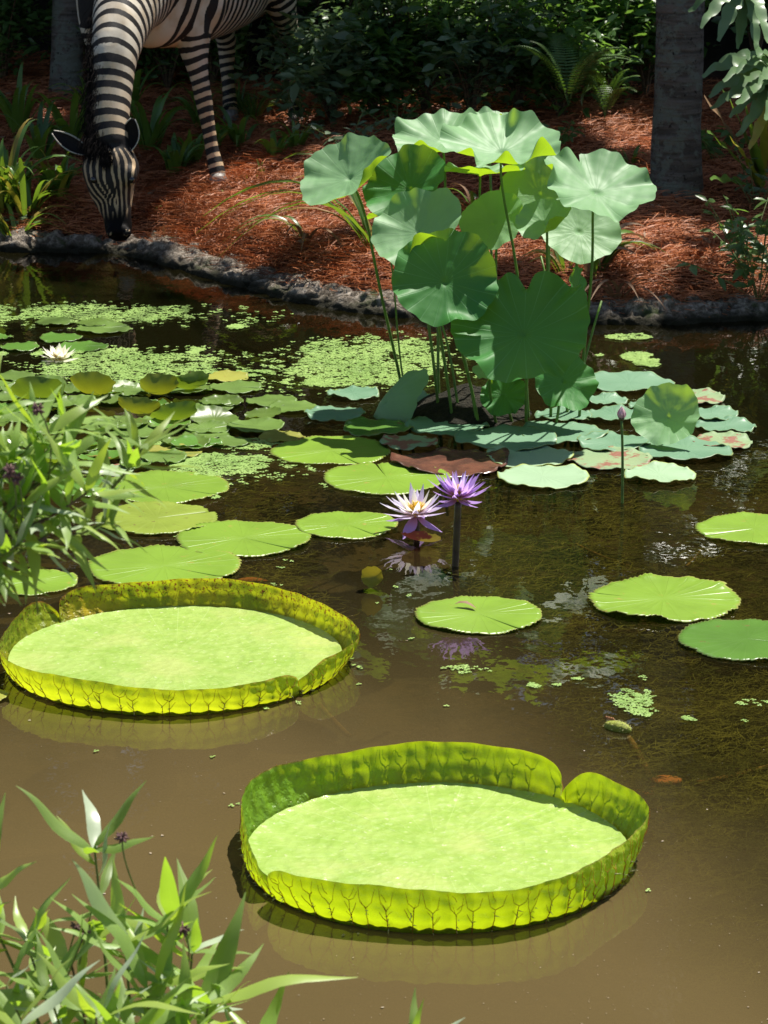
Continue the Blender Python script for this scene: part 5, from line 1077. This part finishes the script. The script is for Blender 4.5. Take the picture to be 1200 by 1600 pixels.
bristles('mane', [P(160, 225, 10.78), P(165, 240, 10.76), P(168, 252, 10.75)], 500, .028, (.0, -.3, -1), [.012, .008, .008], MAT['black'], .0012, .2)
tl = [np.array([-.53, 13.25, 1.02]), np.array([-.63, 13.34, .95]), P(404, 20, 13.28), P(404, 55, 13.28)]
mk('tail', *tube(bez(tl[0], tl[1], tl[2], 14, tl[3]), np.linspace(.022, .012, 14), 10), MAT['black'], zr)
bristles('tail_tuft', [tl[2], tl[3], P(404, 85, 13.28)], 700, .09, (0, -.1, -1), [.012, .012, .01], MAT['black'], .0016, .3)

# ------------------------------------------------------------------ shrubs on the near bank, close to the camera
LM = []
for k in range(10):
    cv = [-.35, -.15, .1, -.5, -.25, .15, -.4, -.1, -.2, -.7][k]; u = np.linspace(0, 1, 14); pts = np.stack([u, .03*np.sin(u*4+k), cv*u**2*.6+.02*np.sin(u*9+k)], 1)
    wv = .080*np.sin(np.pi*np.clip(u, 0, 1)**.72)**1.15*(1+.04*np.sin(u*40+k))+.003; V, F, uv = blade(pts, wv, np.array([0, 1., 0]), [.18, .4, .25][k % 3])
    LM.append([mesh_of('leaf', V, F, MAT[m], uv=np.stack([uv[:, 0]*1.0+.0, uv[:, 1]], 1)) for m in ('lanceleaf', 'lanceyel', 'lancepale')])
def lance_shrub(label, base, tips, seed, L0=.125):
    rg = np.random.default_rng(seed); base = np.array(base, float); t = root('lance_leaf_shrub', label, 'shrub', base, 'lance leaved shrubs on the near bank')
    for (px, py, y, nl, via, sc) in tips:
        e = P(px, py, y); s0 = base+rg.normal(0, .02, 3)*[1, 1, 0]
        if via is not None: v = P(via[0], via[1], y); path = bez(s0, np.array([s0[0], s0[1], v[2]*.9]), v, 16) if len(via) > 2 else s0; path = np.concatenate([path[:-1], bez(v, (v+e)/2+[.01, 0, -.015], e, 24)]) if len(via) > 2 else bez(s0, v, e, 24)
        else: path = bez(s0, np.array([(s0[0]*.35+e[0]*.65), e[1], s0[2]+.6*(e[2]-s0[2])]), e, 24)
        mk('stem', *tube(path, np.linspace(.0042, .0014, len(path)), 7), MAT['greentwig' if rg.uniform() < .6 else 'twig'], t)
        T_ = np.gradient(path, axis=0)
        nl = int(nl*1.8)
        for q in range(nl):
            top = q < 8; e_ = len(path)-1; i = e_ if top and q < 5 else int(max(e_-16, e_-(q-4)*.85)); ax = T_[i]/np.linalg.norm(T_[i]); az = q*2.4+rg.uniform(0, .8); x = np.cross(ax, [0, 1, .2]); x /= np.linalg.norm(x); y2 = np.cross(ax, x); out = x*math.cos(az)+y2*math.sin(az)
            sp_ = math.radians(rg.uniform(20, 78) if top else rg.uniform(50, 112)); d = ax*math.cos(sp_)+out*math.sin(sp_); d = d+np.array([0, -.05, .05]); d /= np.linalg.norm(d); nrm = (ax*math.sin(sp_)-out*math.cos(sp_))*.45+np.array([0, -.25, .9])+rg.normal(0, .35, 3)
            yv = np.cross(nrm, d); yv /= np.linalg.norm(yv); Rm = np.stack([d, yv, np.cross(d, yv)], 1); l = L0*sc*rg.uniform(.55, 1.1)*(1 if top else .95); pick = rg.uniform(); me = LM[rg.integers(0, 10)][1 if (pick < .26) else (2 if pick > .86 else 0)]
            inst('leaf', me, t, M4(Rm, path[i], l))
    return t
def deadhead(t, px, py, y, s=1.0):
    c = P(px, py, y); h = []
    for k in range(26):
        d = rng.normal(0, 1, 3); d /= np.linalg.norm(d); h.append(tube(np.array([c, c+d*.0045*s, c+d*.0085*s*rng.uniform(.7, 1.2)]), [.0009, .0017, .0010], 5))
    mk('dried_flower_head', *joinVF(h), MAT['deadflower'], t); 
    mk('flower_stalk', *tube(bez(c, c+[rng.normal(0, .01), 0, -.03], c+[rng.normal(0, .02), .01, -.09], 6), .0011, 5), MAT['greentwig'], t)
bg_ = lambda x, y: (x, y, float(gz(x, y)))
tA = lance_shrub('leafy shrub with lance leaves at the lower left corner', bg_(-.30, 3.35), [(148, 1330, 3.55, 13, None, .95), (195, 1480, 3.45, 15, None, 1.2), (262, 1440, 3.5, 14, None, 1.15), (232, 1545, 3.4, 14, None, 1.1), (300, 1490, 3.5, 13, None, 1.1), (325, 1570, 3.42, 8, None, 1.35), (400, 1640, 3.4, 7, None, 1.1), (40, 1470, 3.5, 12, None, .9), (80, 1560, 3.35, 14, None, 1.1), (150, 1590, 3.3, 15, None, 1.15), (10, 1540, 3.4, 12, None, 1.0), (-30, 1400, 3.5, 11, None, 1.0), (110, 1500, 3.5, 12, None, 1.0), (210, 1620, 3.3, 12, None, 1.0), (30, 1610, 3.25, 12, None, 1.0), (290, 1620, 3.35, 8, None, 1.0), (640, 1640, 3.4, 3, (600, 1700), .7)], 5)
for a_ in [(191, 1308, 3.5, 1.0), (132, 1458, 3.45, 1.3), (147, 1408, 3.5, .9), (286, 1452, 3.42, 1.1), (120, 1448, 3.48, 1.0)]: deadhead(tA, *a_)
tB = lance_shrub('taller lance leaved shrub reaching in from the left over the lily pads', bg_(-1.15, 3.4), [(222, 700, 3.6, 12, (120, 800, 1), 1.0), (98, 715, 3.5, 16, (-60, 830, 1), 1.05), (60, 680, 3.5, 12, (-80, 780, 1), .95), (135, 770, 3.45, 13, (-40, 850, 1), 1.0), (15, 725, 3.5, 14, (-120, 850, 1), 1.0), (25, 790, 3.45, 16, (-120, 870, 1), 1.0), (165, 815, 3.55, 9, (0, 860, 1), .8), (30, 850, 3.4, 12, (-120, 900, 1), .85), (80, 830, 3.5, 10, (-60, 890, 1), .8), (-20, 650, 3.5, 12, (-120, 790, 1), .9), (-5, 880, 3.4, 10, (-120, 900, 1), .9), (100, 660, 3.55, 8, (-20, 800, 1), .8)], 11, .100)
for a_ in [(60, 640, 3.45, 1.0), (15, 738, 3.42, 1.2), (68, 850, 3.42, 1.1), (8, 838, 3.42, 1.0), (26, 748, 3.42, 1.0)]: deadhead(tB, *a_)
# grass on the near bank in the corner
n = 2600; x = rng.uniform(-.75, .2, n); y = rng.uniform(3.3, 3.95, n); k = gz(x, y) > .02; x, y = x[k], y[k]; n = len(x)
V, F = strands(n, x, y, gz(x, y), rng.uniform(.02, .06, n), rng.uniform(.0006, .0012, n), (.6, .4), 1.0)
props(mk('dry_grass', V, F, MAT['dry'], None, attrs={'var': np.repeat(rng.uniform(0, 1, n), 8)}), 'dry cut grass on the near bank in the lower left corner', 'grass', kind='stuff')
